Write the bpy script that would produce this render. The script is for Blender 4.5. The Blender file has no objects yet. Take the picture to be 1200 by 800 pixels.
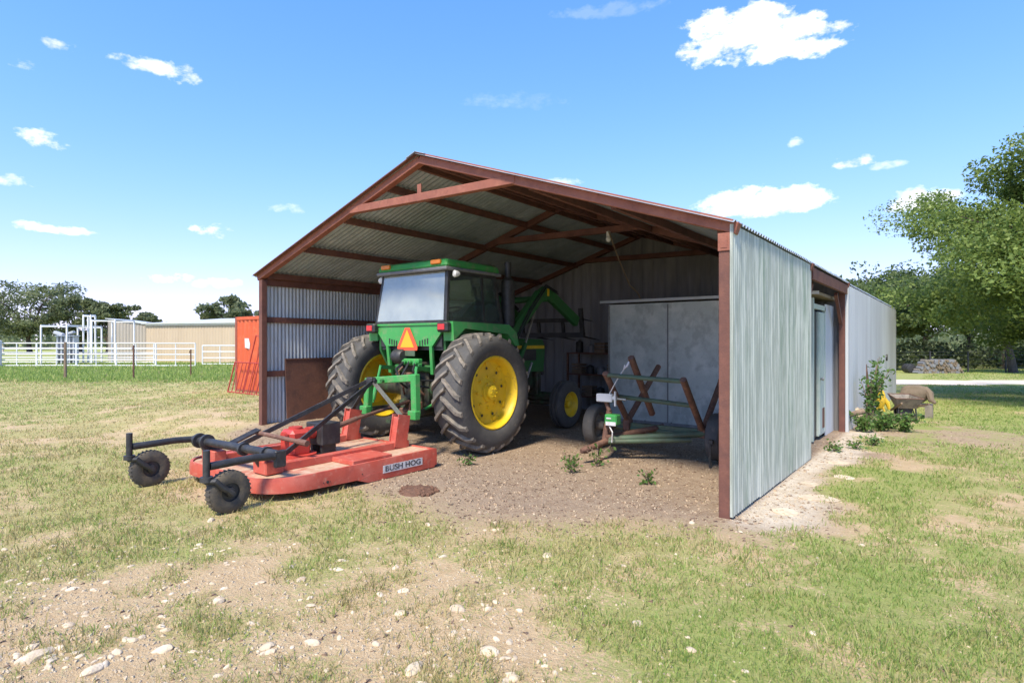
import bpy, bmesh, math, random
import numpy as np
from mathutils import Vector, Matrix, Quaternion
R = math.radians
random.seed(7)
SC = bpy.context.scene
COL = SC.collection

# ------------------------------------------------------------------ camera, sky, sun, exposure
# World frame: x runs along the open front of the shed, y goes into the shed, z is up.
CS, SN = 0.79306, 0.60915
CAMX, CAMY, CAMZ = 9.63, -5.30, 1.60
cd = bpy.data.cameras.new('camera'); cam = bpy.data.objects.new('camera', cd); COL.objects.link(cam)
cam.location = (CAMX, CAMY, CAMZ); cam.rotation_euler = (R(90), 0, math.atan2(SN, CS))
cd.sensor_width = 36; cd.lens = 36 * 678 / 1200; cd.clip_start = 0.05; cd.clip_end = 4000
SC.camera = cam

SUN_EL, SUN_A = R(54), R(11)              # SUN_A: from -y towards +x
sun_dir = Vector((math.sin(SUN_A) * math.cos(SUN_EL), -math.cos(SUN_A) * math.cos(SUN_EL), math.sin(SUN_EL)))
sd = bpy.data.lights.new('sun', 'SUN'); sd.energy = 2.3; sd.angle = R(10.0); sd.color = (1.0, 0.91, 0.76)
so = bpy.data.objects.new('sun', sd); COL.objects.link(so)
so.rotation_euler = sun_dir.to_track_quat('Z', 'Y').to_euler()

SC.view_settings.view_transform = 'Standard'; SC.view_settings.look = 'None'
SC.view_settings.gamma = 1; SC.view_settings.exposure = 1.5
try: SC.view_settings.use_curve_mapping = False
except Exception: pass
try:
    SC.cycles.max_bounces = 10; SC.cycles.diffuse_bounces = 7; SC.cycles.transparent_max_bounces = 12
except Exception: pass

W = bpy.data.worlds.new('World'); SC.world = W; W.use_nodes = True
def build_world():
    nt = W.node_tree; N = nt.nodes; L = nt.links; N.clear()
    def nd(t, **k):
        n = N.new(t)
        for a, b in k.items(): setattr(n, a, b)
        return n
    def mth(op, a, b=None, c=None, clamp=False):
        n = nd('ShaderNodeMath', operation=op); n.use_clamp = clamp
        for i, v in enumerate((a, b, c)):
            if v is None: continue
            if isinstance(v, (int, float)): n.inputs[i].default_value = v
            else: L.new(v, n.inputs[i])
        return n.outputs[0]
    sky = nd('ShaderNodeTexSky', sky_type='NISHITA', sun_disc=False)
    sky.sun_elevation = SUN_EL
    sky.sun_rotation = math.atan2(sun_dir.x, sun_dir.y)
    sky.altitude = 300; sky.air_density = 1.0; sky.dust_density = 0.0; sky.ozone_density = 6
    tc = nd('ShaderNodeTexCoord'); sp = nd('ShaderNodeSeparateXYZ'); L.new(tc.outputs['Generated'], sp.inputs[0])
    x, y, z = sp.outputs
    el = mth('ARCSINE', z)
    az = mth('ARCTAN2', x, y)
    yaw = -math.atan2(SN, CS)
    azr = mth('WRAP', mth('SUBTRACT', az, yaw), R(50), R(-50))
    nz = nd('ShaderNodeTexNoise'); nz.inputs['Scale'].default_value = 13; nz.inputs['Detail'].default_value = 8; nz.inputs['Roughness'].default_value = .58
    mp = nd('ShaderNodeMapping'); mp.inputs['Scale'].default_value = (1, 1, 1.7); L.new(tc.outputs['Generated'], mp.inputs[0]); L.new(mp.outputs[0], nz.inputs['Vector'])
    nz2 = nd('ShaderNodeTexNoise'); nz2.inputs['Scale'].default_value = 40; nz2.inputs['Detail'].default_value = 8; nz2.inputs['Roughness'].default_value = .6; L.new(mp.outputs[0], nz2.inputs['Vector'])
    n1 = mth('ADD', mth('MULTIPLY', mth('SUBTRACT', nz.outputs['Fac'], .5), 4.0), mth('MULTIPLY', mth('SUBTRACT', nz2.outputs['Fac'], .52), 4.5))
    total = None
    CL = [(868, 40, 66, 34, 1.0), (918, 58, 66, 28, 1.0), (935, 40, 34, 24, 1.0), (820, 62, 28, 22, .9), (880, 241, 74, 20, .95), (930, 236, 34, 20, .9), (838, 243, 46, 12, .7),
          (1085, 236, 44, 16, .85), (1003, 190, 22, 9, .95), (1038, 195, 18, 6, .5), (933, 168, 8, 7, .5),
          (172, 77, 36, 12, .75), (217, 92, 17, 13, .8), (68, 54, 20, 9, .65), (22, 75, 34, 9, .6), (43, 165, 28, 12, .95),
          (14, 213, 32, 9, .8), (76, 271, 36, 7, .95), (36, 266, 22, 8, .8), (250, 271, 24, 12, 1.0), (198, 326, 28, 8, .9), (258, 333, 30, 8, .7),
          (340, 246, 22, 8, .4), (655, 214, 26, 6, .55), (30, 350, 40, 8, .5), (170, 365, 40, 6, .5), (620, 120, 60, 12, .12), (710, 15, 60, 12, .15)]
    for px, py, rx, ry, s in CL:
        rx, ry = rx * 1.12, ry * 1.15; a0 = math.atan2(px - 600, 678); rr = math.hypot(px - 600, 678); e0 = math.atan2(400 - py, rr)
        ra = rx * 678 / rr**2; re = ry / rr * math.cos(e0) ** 2
        da = mth('DIVIDE', mth('SUBTRACT', azr, a0), ra); de = mth('DIVIDE', mth('SUBTRACT', el, e0), re)
        # flat bases: the lower side falls off faster
        de = mth('MULTIPLY', de, mth('ADD', 1.15, mth('MULTIPLY', mth('LESS_THAN', de, 0), .55)))
        q = mth('SUBTRACT', 1.0, mth('ADD', mth('MULTIPLY', da, da), mth('MULTIPLY', de, de)))
        q = mth('MINIMUM', mth('MAXIMUM', q, -3), 1)
        if rx > 35 and s >= .85: q = mth('MULTIPLY_ADD', q, 1.5, .25)
        v = mth('MULTIPLY', mth('MULTIPLY', mth('ADD', q, n1), .95, clamp=True), s)
        total = v if total is None else mth('MAXIMUM', total, v)
    total = mth('POWER', total, 1.15)
    # slightly more saturated blue, as exposed in the photograph
    hs = nd('ShaderNodeHueSaturation'); hs.inputs['Saturation'].default_value = 1.18; hs.inputs['Value'].default_value = 1.0
    L.new(sky.outputs[0], hs.inputs['Color'])
    # soft shoulder so the horizon keeps its blue, as in the photograph
    k1 = nd('ShaderNodeVectorMath', operation='MULTIPLY'); L.new(hs.outputs[0], k1.inputs[0]); k1.inputs[1].default_value = (1.46, 1.34, 1.86)
    k2 = nd('ShaderNodeVectorMath', operation='MULTIPLY_ADD'); L.new(hs.outputs[0], k2.inputs[0]); k2.inputs[1].default_value = (.25,) * 3; k2.inputs[2].default_value = (1,) * 3
    k3 = nd('ShaderNodeVectorMath', operation='DIVIDE'); L.new(k1.outputs[0], k3.inputs[0]); L.new(k2.outputs[0], k3.inputs[1])
    n2 = nd('ShaderNodeTexNoise'); n2.inputs['Scale'].default_value = 14; n2.inputs['Detail'].default_value = 5; L.new(tc.outputs['Generated'], n2.inputs['Vector'])
    cr = nd('ShaderNodeMapRange'); cr.inputs['From Min'].default_value = .3; cr.inputs['From Max'].default_value = .62; cr.inputs['To Min'].default_value = .74; cr.inputs['To Max'].default_value = 1.0
    L.new(n2.outputs['Fac'], cr.inputs['Value'])
    cc = nd('ShaderNodeMix', data_type='RGBA', blend_type='MULTIPLY'); cc.inputs[0].default_value = 1; cc.inputs[6].default_value = (CLOUD, CLOUD, CLOUD * 1.02, 1); L.new(cr.outputs[0], cc.inputs[7])
    mx = nd('ShaderNodeMix', data_type='RGBA'); L.new(total, mx.inputs[0]); L.new(k3.outputs[0], mx.inputs[6]); L.new(cc.outputs[2], mx.inputs[7])
    bg = nd('ShaderNodeBackground'); bg.inputs['Strength'].default_value = 0.13; L.new(mx.outputs[2], bg.inputs['Color'])
    out = nd('ShaderNodeOutputWorld'); L.new(bg.outputs[0], out.inputs[0])
CLOUD = 4.5
build_world()

# ------------------------------------------------------------------ helpers
def tag(o, label=None, cat=None, group=None, kind=None):
    if label: o['label'] = label
    if cat: o['category'] = cat
    if group: o['group'] = group
    if kind: o['kind'] = kind
    return o
def thing(name, label, cat, loc=(0, 0, 0), rz=0, group=None):
    o = bpy.data.objects.new(name, None); COL.objects.link(o)
    o.location = loc; o.rotation_euler = (0, 0, rz); o.empty_display_size = .1
    return tag(o, label, cat, group)
def link(name, me, parent=None, loc=None, rot=None):
    o = bpy.data.objects.new(name, me); COL.objects.link(o)
    if parent: o.parent = parent
    if loc is not None: o.location = loc
    if rot is not None: o.rotation_euler = rot
    return o
def dup(o, parent=None):
    c = o.copy(); COL.objects.link(c)
    if parent is not None: c.parent = parent
    for ch in list(KIDS(o)): dup(ch, c)
    return c
def KIDS(o): return [q for q in bpy.data.objects if q.parent == o]

class B:
    """collects shapes into one mesh"""
    def __init__(s): s.bm = bmesh.new()
    def _xf(s, vs, loc, rot):
        m = Matrix.Translation(Vector(loc))
        if rot is not None: m = m @ (rot.to_matrix().to_4x4() if not isinstance(rot, tuple) else Matrix.LocRotScale(None, __import__('mathutils').Euler(rot), None))
        bmesh.ops.transform(s.bm, matrix=m, verts=vs)
    def box(s, c, d, rot=None, bev=0, taper=None):
        r = bmesh.ops.create_cube(s.bm, size=1); vs = r['verts']
        for v in vs:
            v.co = Vector((v.co.x * d[0], v.co.y * d[1], v.co.z * d[2]))
            if taper and v.co.z > 0: v.co.x *= taper[0]; v.co.y *= taper[1]
        if bev:
            es = list({e for v in vs for e in v.link_edges})
            g = bmesh.ops.bevel(s.bm, geom=es, offset=bev, segments=1, affect='EDGES', profile=.5)
            vs = list({v for f in g['faces'] for v in f.verts} | {v for v in vs if v.is_valid})
        s._xf(vs, c, rot); return s
    def bar(s, p0, p1, w, h, up=(0, 0, 1), bev=0):
        """rectangular bar between two points; w across, h along 'up'"""
        p0, p1 = Vector(p0), Vector(p1); d = p1 - p0; ln = d.length; y = d.normalized()
        x = y.cross(Vector(up)); x = x.normalized() if x.length > 1e-5 else Vector((1, 0, 0)); z = x.cross(y)
        m = Matrix((x, y, z)).transposed()
        return s.box((p0 + p1) / 2, (w, ln, h), m.to_quaternion(), bev)
    def cyl(s, p0, p1, r0, r1=None, n=12, cap=True):
        p0, p1 = Vector(p0), Vector(p1); d = p1 - p0
        r = bmesh.ops.create_cone(s.bm, cap_ends=cap, segments=n, radius1=r0, radius2=r0 if r1 is None else r1, depth=d.length)
        s._xf(r['verts'], (p0 + p1) / 2, d.to_track_quat('Z', 'Y')); return s
    def tube(s, pts, r, n=8, cap=True):
        pts = [Vector(p) for p in pts]; rs = r if isinstance(r, (list, tuple)) else [r] * len(pts)
        rings = []; ref = None
        for i, p in enumerate(pts):
            t = (pts[min(i + 1, len(pts) - 1)] - pts[max(i - 1, 0)]).normalized()
            if ref is None: ref = t.orthogonal().normalized()
            ref = (ref - t * ref.dot(t)); ref = ref.normalized() if ref.length > 1e-6 else t.orthogonal().normalized()
            b = t.cross(ref)
            rings.append([s.bm.verts.new(p + (ref * math.cos(2 * math.pi * k / n) + b * math.sin(2 * math.pi * k / n)) * rs[i]) for k in range(n)])
        for a, b in zip(rings, rings[1:]):
            for k in range(n): s.bm.faces.new((a[k], a[(k + 1) % n], b[(k + 1) % n], b[k]))
        if cap: s.bm.faces.new(rings[0][::-1]); s.bm.faces.new(rings[-1])
        return s
    def lathe(s, prof, o, axis, n=32, close=False):
        """prof: (radius, offset along axis)"""
        o = Vector(o); ax = Vector(axis).normalized(); u = ax.orthogonal().normalized(); v = ax.cross(u); rings = []
        for r, a in prof:
            if r < 1e-5: rings.append([s.bm.verts.new(o + ax * a)] * n)
            else: rings.append([s.bm.verts.new(o + ax * a + (u * math.cos(2 * math.pi * k / n) + v * math.sin(2 * math.pi * k / n)) * r) for k in range(n)])
        prs = list(zip(rings, rings[1:])) + ([(rings[-1], rings[0])] if close else [])
        for a, b in prs:
            for k in range(n):
                q = []
                for w in (a[k], a[(k + 1) % n], b[(k + 1) % n], b[k]):
                    if w not in q: q.append(w)
                if len(q) > 2:
                    try: s.bm.faces.new(q)
                    except ValueError: pass
        return s
    def prism(s, pts, ext):
        ext = Vector(ext); a = [s.bm.verts.new(Vector(p)) for p in pts]; b = [s.bm.verts.new(Vector(p) + ext) for p in pts]; n = len(pts)
        s.bm.faces.new(a[::-1]); s.bm.faces.new(b)
        for k in range(n): s.bm.faces.new((a[k], a[(k + 1) % n], b[(k + 1) % n], b[k]))
        return s
    def sphere(s, c, r, sub=2, sc=(1, 1, 1)):
        q = bmesh.ops.create_icosphere(s.bm, subdivisions=sub, radius=r)
        for v in q['verts']: v.co = Vector((v.co.x * sc[0] + c[0], v.co.y * sc[1] + c[1], v.co.z * sc[2] + c[2]))
        return s
    def mesh(s, name, mat, smooth=35, m2=None):
        bmesh.ops.recalc_face_normals(s.bm, faces=s.bm.faces)
        me = bpy.data.meshes.new(name); s.bm.to_mesh(me); s.bm.free()
        me.materials.append(mat)
        if m2: me.materials.append(m2)
        if smooth:
            me.polygons.foreach_set('use_smooth', [True] * len(me.polygons)); me.set_sharp_from_angle(angle=R(smooth))
        return me
    def obj(s, name, mat, parent=None, loc=None, rot=None, smooth=35):
        return link(name, s.mesh(name, mat, smooth), parent, loc, rot)

def npmesh(name, co, faces, mat, smooth=False):
    co = np.asarray(co, np.float32).reshape(-1, 3); faces = np.asarray(faces, np.int32); k = faces.shape[1]
    me = bpy.data.meshes.new(name); me.vertices.add(len(co)); me.vertices.foreach_set('co', co.ravel())
    me.loops.add(faces.size); me.loops.foreach_set('vertex_index', faces.ravel())
    me.polygons.add(len(faces)); me.polygons.foreach_set('loop_start', np.arange(0, faces.size, k, dtype=np.int32))
    if smooth: me.polygons.foreach_set('use_smooth', np.ones(len(faces), bool))
    me.update(calc_edges=True); me.materials.append(mat); return me

# numpy value noise
_rs = np.random.RandomState(3); _LAT = _rs.rand(256, 256)
def vn(x, y, s=1.0, seed=0):
    x = np.asarray(x, float) / s + seed * 17.3; y = np.asarray(y, float) / s + seed * 31.7
    xi = np.floor(x).astype(int); yi = np.floor(y).astype(int); fx = x - xi; fy = y - yi
    fx = fx * fx * (3 - 2 * fx); fy = fy * fy * (3 - 2 * fy)
    g = lambda a, b: _LAT[a % 256, b % 256]
    return (g(xi, yi) * (1 - fx) + g(xi + 1, yi) * fx) * (1 - fy) + (g(xi, yi + 1) * (1 - fx) + g(xi + 1, yi + 1) * fx) * fy
def fbm(x, y, s, seed=0, o=4): return sum(vn(x, y, s / 2**i, seed + i) * .5**i for i in range(o)) / sum(.5**i for i in range(o))
def sst(a, b, x): t = np.clip((np.asarray(x, float) - a) / (b - a), 0, 1); return t * t * (3 - 2 * t)
def camxy(x, y):
    dx, dy = np.asarray(x, float) - CAMX, np.asarray(y, float) - CAMY
    return dx * CS + dy * SN, -dx * SN + dy * CS
def at(X, d):   # metres to the right of and ahead of the photographer's standing point
    return CAMX + X * CS - d * SN, CAMY + X * SN + d * CS
def gz(x, y):
    X, d = camxy(x, y)
    left = 0.15 * (1 - sst(0, 1.5, x)) * sst(-1.6, .2, y) * sst(-7.5, -2.5, x)
    fall = -0.0155 * np.clip(d - 7, 0, 60) * sst(-2, 7, X)
    far = -0.004 * np.clip(d - 14, 0, 30) * sst(3, -6, X)
    bump = .05 * (fbm(x, y, 2.2, 5) - .5) + .02 * (fbm(x, y, .5, 9, 2) - .5)
    inside = sst(0, .4, x) * sst(8.6, 8, x) * sst(-1, .5, y)
    return left + fall + far + bump * (1 - .6 * inside)
def G(x, y): return float(gz(x, y))

# ------------------------------------------------------------------ materials
def mat(name, base, rough=.6, metal=0., vary=(), bump=None, spec=.5, rnd=0., scale_obj=False):
    """vary: list of (colour, noise scale (or xyz), lo, hi, amount)"""
    m = bpy.data.materials.new(name); m.use_nodes = True; nt = m.node_tree; N = nt.nodes; L = nt.links
    p = N['Principled BSDF']; p.inputs['Roughness'].default_value = rough; p.inputs['Metallic'].default_value = metal
    p.inputs['Specular IOR Level'].default_value = spec
    geo = N.new('ShaderNodeNewGeometry'); src = geo.outputs['Position']
    if scale_obj:
        tc = N.new('ShaderNodeTexCoord'); src = tc.outputs['Object']
    rgb = N.new('ShaderNodeRGB'); rgb.outputs[0].default_value = (*base, 1); cur = rgb.outputs[0]
    for i, (c, sc, lo, hi, amt) in enumerate(vary):
        nz = N.new('ShaderNodeTexNoise'); nz.inputs['Detail'].default_value = 6; nz.inputs['Roughness'].default_value = .62
        mp = N.new('ShaderNodeMapping'); mp.inputs['Location'].default_value = (i * 3.1, i * 1.7, i * 5.3)
        if isinstance(sc, (int, float)): sc = (sc,) * 3
        mp.inputs['Scale'].default_value = sc; nz.inputs['Scale'].default_value = 1
        L.new(src, mp.inputs[0]); L.new(mp.outputs[0], nz.inputs['Vector'])
        mr = N.new('ShaderNodeMapRange'); mr.inputs['From Min'].default_value = lo; mr.inputs['From Max'].default_value = hi; mr.inputs['To Max'].default_value = amt
        L.new(nz.outputs['Fac'], mr.inputs['Value'])
        mx = N.new('ShaderNodeMix'); mx.data_type = 'RGBA'; L.new(mr.outputs[0], mx.inputs[0]); L.new(cur, mx.inputs[6]); mx.inputs[7].default_value = (*c, 1); cur = mx.outputs[2]
        if i == 0:
            rr = N.new('ShaderNodeMapRange'); rr.inputs['To Min'].default_value = max(.05, rough - .12); rr.inputs['To Max'].default_value = min(1, rough + .15)
            L.new(nz.outputs['Fac'], rr.inputs['Value']); L.new(rr.outputs[0], p.inputs['Roughness'])
    if rnd:
        oi = N.new('ShaderNodeObjectInfo'); mr = N.new('ShaderNodeMapRange'); mr.inputs['To Min'].default_value = 1 - rnd; mr.inputs['To Max'].default_value = 1 + rnd
        L.new(oi.outputs['Random'], mr.inputs['Value']); mx = N.new('ShaderNodeMix'); mx.data_type = 'RGBA'; mx.blend_type = 'MULTIPLY'; mx.inputs[0].default_value = 1
        L.new(cur, mx.inputs[6]); L.new(mr.outputs[0], mx.inputs[7]); cur = mx.outputs[2]
    L.new(cur, p.inputs['Base Color'])
    if bump:
        nz = N.new('ShaderNodeTexNoise'); nz.inputs['Scale'].default_value = bump[0]; nz.inputs['Detail'].default_value = 5; L.new(src, nz.inputs['Vector'])
        bp = N.new('ShaderNodeBump'); bp.inputs['Strength'].default_value = bump[1]; bp.inputs['Distance'].default_value = bump[2] if len(bump) > 2 else .01
        L.new(nz.outputs['Fac'], bp.inputs['Height']); L.new(bp.outputs[0], p.inputs['Normal'])
    return m
M = {}
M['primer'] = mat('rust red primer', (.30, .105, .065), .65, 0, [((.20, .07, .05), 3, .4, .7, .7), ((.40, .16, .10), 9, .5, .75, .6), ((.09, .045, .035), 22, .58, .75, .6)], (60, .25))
M['primer_dark'] = mat('darker brown primer', (.165, .067, .047), .7, 0, [((.09, .04, .035), 4, .4, .7, .8), ((.22, .09, .06), 12, .5, .75, .6)], (60, .3))  # darker primer tone for posts, inner trusses and the left fascia trim
M['galv_in'] = mat('galvanised sheet weathered', (.56, .59, .60), .42, .15, [((.40, .44, .47), (5, 5, 1.2), .4, .65, .8), ((.55, .58, .58), (14, 14, 1.0), .5, .7, .6), ((.28, .22, .17), (6, 6, 2), .62, .8, .5)], (70, .1), rnd=.10)
M['galv_out'] = mat('galvanised wall sheet with pale streaks', (.32, .35, .30), .5, .05, [((.215, .275, .21), (2.0, 2.0, .14), .51, .58, .85), ((.57, .60, .53), (22, 22, .8), .49, .60, .85), ((.50, .53, .47), (48, 48, 2.0), .50, .60, .7), ((.26, .30, .275), (40, 40, 1.2), .54, .64, .6), ((.62, .60, .56), (7, 7, .8), .62, .72, .6)], (60, .12), rnd=.10)
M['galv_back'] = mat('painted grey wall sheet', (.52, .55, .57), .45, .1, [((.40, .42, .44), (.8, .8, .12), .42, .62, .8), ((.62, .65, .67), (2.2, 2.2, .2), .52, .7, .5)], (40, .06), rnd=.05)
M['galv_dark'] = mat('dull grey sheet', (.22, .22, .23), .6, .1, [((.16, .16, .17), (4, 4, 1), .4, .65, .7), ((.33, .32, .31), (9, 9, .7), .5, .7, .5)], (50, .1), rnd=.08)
M['roof'] = mat('galvanised roof sheet', (.36, .42, .47), .45, .15, [((.24, .28, .31), (3, 3, 3), .4, .65, .7), ((.36, .33, .30), (1.2, 6, 6), .60, .75, .4), ((.5, .51, .5), (9, 9, 9), .52, .7, .5)], (70, .1), rnd=.12)
M['boxsheet'] = mat('flat galvanised panel with mottled bloom', (.49, .545, .53), .45, .05, [((.64, .67, .65), 2.4, .46, .60, .8), ((.38, .42, .41), (5, 5, 4), .50, .62, .85), ((.60, .63, .63), 14, .56, .68, .6), ((.2, .2, .19), (26, 26, 20), .64, .74, .6)], (30, .08))
M['pale_green'] = mat('faded pale green paint', (.46, .54, .48), .55, 0, [((.36, .44, .38), (3, 3, 1), .4, .65, .7), ((.55, .58, .53), 9, .5, .7, .6), ((.3, .27, .22), 16, .62, .75, .5)], (60, .1))
M['rust'] = mat('rusty sheet steel', (.13, .060, .042), .75, .1, [((.19, .085, .055), 2.2, .4, .65, .8), ((.07, .04, .035), 5, .5, .7, .7), ((.24, .12, .075), 26, .55, .72, .5)], (60, .25))
M['rust_pipe'] = mat('rusted pipe', (.19, .095, .062), .75, .1, [((.10, .055, .045), 7, .4, .65, .8), ((.30, .17, .11), 18, .52, .7, .6), ((.36, .30, .24), 11, .6, .75, .4)], (90, .3))
M['black'] = mat('black paint worn', (.028, .028, .030), .5, 0, [((.07, .068, .065), 9, .45, .7, .7), ((.13, .115, .1), 30, .6, .75, .5)], (80, .15))
M['blackplastic'] = mat('black plastic', (.018, .02, .024), .45, 0, [((.05, .05, .05), 6, .45, .7, .6)])
M['red'] = mat('sun faded red paint', (.52, .092, .058), .55, 0, [((.58, .18, .13), 3.2, .46, .70, .7), ((.36, .06, .045), 7, .5, .7, .7), ((.55, .30, .21), 16, .56, .74, .6), ((.13, .07, .05), 34, .66, .76, .5)], (70, .15))
M['deckdust'] = mat('red deck under tan dust', (.50, .33, .21), .85, 0, [((.46, .14, .09), 3.5, .46, .62, .85), ((.60, .46, .33), 8, .48, .66, .7), ((.34, .2, .12), 26, .55, .7, .5)], (60, .35))
M['redbright'] = mat('bright red gearbox paint', (.50, .055, .04), .45, 0, [((.45, .05, .035), 9, .45, .7, .7), ((.5, .25, .14), 20, .6, .75, .4)], (60, .15))
M['green'] = mat('bright green tractor paint', (.055, .33, .08), .38, 0, [((.04, .26, .06), 3, .4, .7, .6), ((.26, .25, .15), 9, .52, .74, .65)], (90, .06))
M['green_dk'] = mat('dusty green tractor paint', (.028, .15, .040), .5, 0, [((.06, .12, .05), 6, .45, .7, .6), ((.09, .10, .06), 16, .58, .75, .5)], (90, .1))
M['green_pipe'] = mat('dull green painted steel', (.085, .135, .08), .6, 0, [((.075, .075, .05), 5, .4, .65, .7), ((.18, .17, .12), 12, .56, .75, .6)], (90, .2))
M['yellow'] = mat('yellow wheel paint', (.80, .55, .02), .45, 0, [((.64, .43, .025), 4, .42, .65, .6), ((.30, .19, .05), 14, .57, .72, .7), ((.1, .06, .03), 30, .64, .74, .7)], (70, .1))
M['tyre'] = mat('dusty tyre rubber', (.068, .066, .064), .85, 0, [((.105, .10, .092), 5, .4, .66, .8), ((.19, .165, .135), 14, .56, .76, .5)], (60, .3))
M['tyre_dust'] = mat('tyre lug with dried dirt', (.15, .135, .115), .9, 0, [((.31, .26, .20), 9, .4, .64, .8), ((.05, .05, .05), 20, .5, .7, .6)], (60, .3))
M['tyre_mud'] = mat('brown dusted small tyre', (.075, .066, .055), .9, 0, [((.16, .125, .08), 8, .4, .62, .8), ((.04, .04, .04), 20, .5, .7, .6)], (60, .3))
M['greasy'] = mat('greasy castings', (.05, .058, .04), .6, .2, [((.10, .07, .05), 9, .42, .66, .8), ((.05, .13, .055), 6, .52, .66, .7), ((.02, .02, .02), 16, .5, .7, .7)], (60, .4))
M['steel'] = mat('worn bare steel', (.36, .35, .33), .42, .7, [((.22, .19, .16), 12, .45, .7, .7)], (80, .15))
M['orange'] = mat('orange container paint', (.58, .105, .035), .55, 0, [((.47, .08, .03), (2, 2, .5), .42, .65, .6), ((.74, .2, .08), 6, .52, .7, .5), ((.26, .09, .05), 18, .64, .76, .6)], (50, .08))
M['orange_edge'] = mat('dark red container frame', (.30, .085, .05), .6, 0, [((.2, .07, .05), 6, .45, .7, .7)])
M['gate_red'] = mat('dark red gate tube', (.40, .045, .035), .55, 0, [((.26, .04, .03), 8, .45, .7, .7)])
M['white'] = mat('white pipe paint', (.76, .76, .78), .5, 0, [((.62, .61, .60), 2.5, .45, .68, .6), ((.42, .34, .28), 6, .66, .78, .5)])
M['white_blue'] = mat('blue white painted steel', (.46, .48, .52), .5, 0, [((.32, .34, .38), 3, .45, .7, .6)])
M['tan'] = mat('tan barn siding', (.54, .425, .30), .55, 0, [((.48, .375, .265), (1.5, 1.5, .3), .42, .66, .6)], None, rnd=.03)
M['tan_grey'] = mat('greyed tan siding', (.46, .40, .33), .6, 0, [((.40, .35, .29), (1.5, 1.5, .3), .42, .66, .6)])  # greyed copy of the tan; on the lean-to it paints in shade
M['tan_roof'] = mat('pale metal roof', (.70, .70, .68), .4, .2, [((.6, .6, .59), 2, .45, .66, .5)])
M['wood'] = mat('weathered timber', (.25, .175, .115), .85, 0, [((.15, .105, .075), (9, 9, 2), .42, .64, .8), ((.34, .27, .2), (16, 16, 3), .52, .7, .6)], (60, .3))
M['wood_grey'] = mat('grey old timber', (.25, .215, .17), .9, 0, [((.14, .12, .10), (14, 14, 4), .42, .64, .8), ((.36, .31, .25), 24, .54, .7, .6)], (60, .4))
M['burlap'] = mat('old brown sacking', (.20, .15, .10), .95, 0, [((.16, .12, .08), 14, .42, .66, .8)], (120, .5))
M['plastic_yellow'] = mat('sun bleached yellow plastic', (.72, .47, .03), .5, 0, [((.6, .36, .03), 10, .45, .66, .7)])
M['bark'] = mat('oak bark', (.10, .078, .060), .95, 0, [((.055, .043, .035), 6, .42, .64, .8), ((.17, .145, .12), 14, .54, .7, .6)], (14, .8, .04))
M['rock'] = mat('pale limestone', (.62, .50, .345), .9, 0, [((.40, .30, .20), 9, .46, .66, .7), ((.72, .64, .52), 22, .52, .68, .6), ((.3, .23, .17), 40, .6, .74, .5)], (40, .5, .02), rnd=.12)
M['amber'] = mat('amber lens', (.75, .23, .02), .3)
M['redlens'] = mat('red lens', (.55, .03, .035), .3, 0, [((.7, .12, .1), 30, .5, .7, .5)])
M['smv_o'] = mat('fluorescent orange sign', (1.0, .42, .025), .5)
M['smv_r'] = mat('red reflective sign edge', (.88, .10, .04), .4)
M['lampglass'] = mat('white lamp glass', (.8, .8, .76), .25)
M['decal'] = mat('white decal', (.66, .66, .66), .5, 0, [((.50, .42, .40), 18, .5, .66, .8)])
M['ink'] = mat('black decal lettering', (.05, .05, .055), .5, 0, [((.45, .42, .40), 9, .54, .70, .6)])
M['litter'] = mat('dead leaf litter', (.27, .18, .115), .95, 0, [((.15, .095, .065), 9, .42, .62, .8), ((.36, .27, .19), 22, .52, .68, .7)])
M['clod'] = mat('dry dirt clods', (.44, .33, .225), .95, 0, [((.24, .165, .11), 14, .42, .62, .8), ((.50, .40, .29), 24, .54, .7, .7)])
M['earth'] = mat('dark red earth', (.17, .085, .05), .95, 0, [((.10, .055, .035), 20, .42, .62, .8), ((.27, .15, .09), 40, .54, .68, .6)], (60, .8, .02))

def leafmat(name, c1, c2, trans=.28):
    m = bpy.data.materials.new(name); m.use_nodes = True; nt = m.node_tree; N = nt.nodes; L = nt.links; N.clear()
    geo = N.new('ShaderNodeNewGeometry'); cr = N.new('ShaderNodeMix'); cr.data_type = 'RGBA'; L.new(geo.outputs['Random Per Island'], cr.inputs[0])
    cr.inputs[6].default_value = (*c1, 1); cr.inputs[7].default_value = (*c2, 1)
    d = N.new('ShaderNodeBsdfPrincipled'); d.inputs['Roughness'].default_value = .5; d.inputs['Specular IOR Level'].default_value = .35; L.new(cr.outputs[2], d.inputs['Base Color'])
    t = N.new('ShaderNodeBsdfTranslucent'); L.new(cr.outputs[2], t.inputs['Color'])
    x = N.new('ShaderNodeMixShader'); x.inputs[0].default_value = trans; L.new(d.outputs[0], x.inputs[1]); L.new(t.outputs[0], x.inputs[2])
    o = N.new('ShaderNodeOutputMaterial'); L.new(x.outputs[0], o.inputs[0]); return m
M['leaf_oak'] = leafmat('live oak leaves', (.12, .19, .04), (.28, .35, .085), .42)
M['leaf_far'] = leafmat('far tree leaves', (.13, .165, .08), (.28, .31, .16), .5)
M['leaf_wood'] = leafmat('woodland leaves', (.065, .105, .03), (.20, .25, .085), .5)
M['leaf_under'] = leafmat('undergrowth leaves', (.05, .07, .03), (.12, .15, .065), .35)
M['leaf_vine'] = leafmat('young plant leaves', (.07, .15, .035), (.16, .26, .06), .35)
M['grass_green'] = leafmat('green grass blades', (.20, .31, .06), (.42, .49, .15), .45)
M['grass_dry'] = leafmat('dry grass blades', (.42, .35, .16), (.64, .53, .27), .4)

M['weed_dry'] = leafmat('dull weed stems', (.30, .27, .11), (.48, .41, .19), .35)

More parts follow.
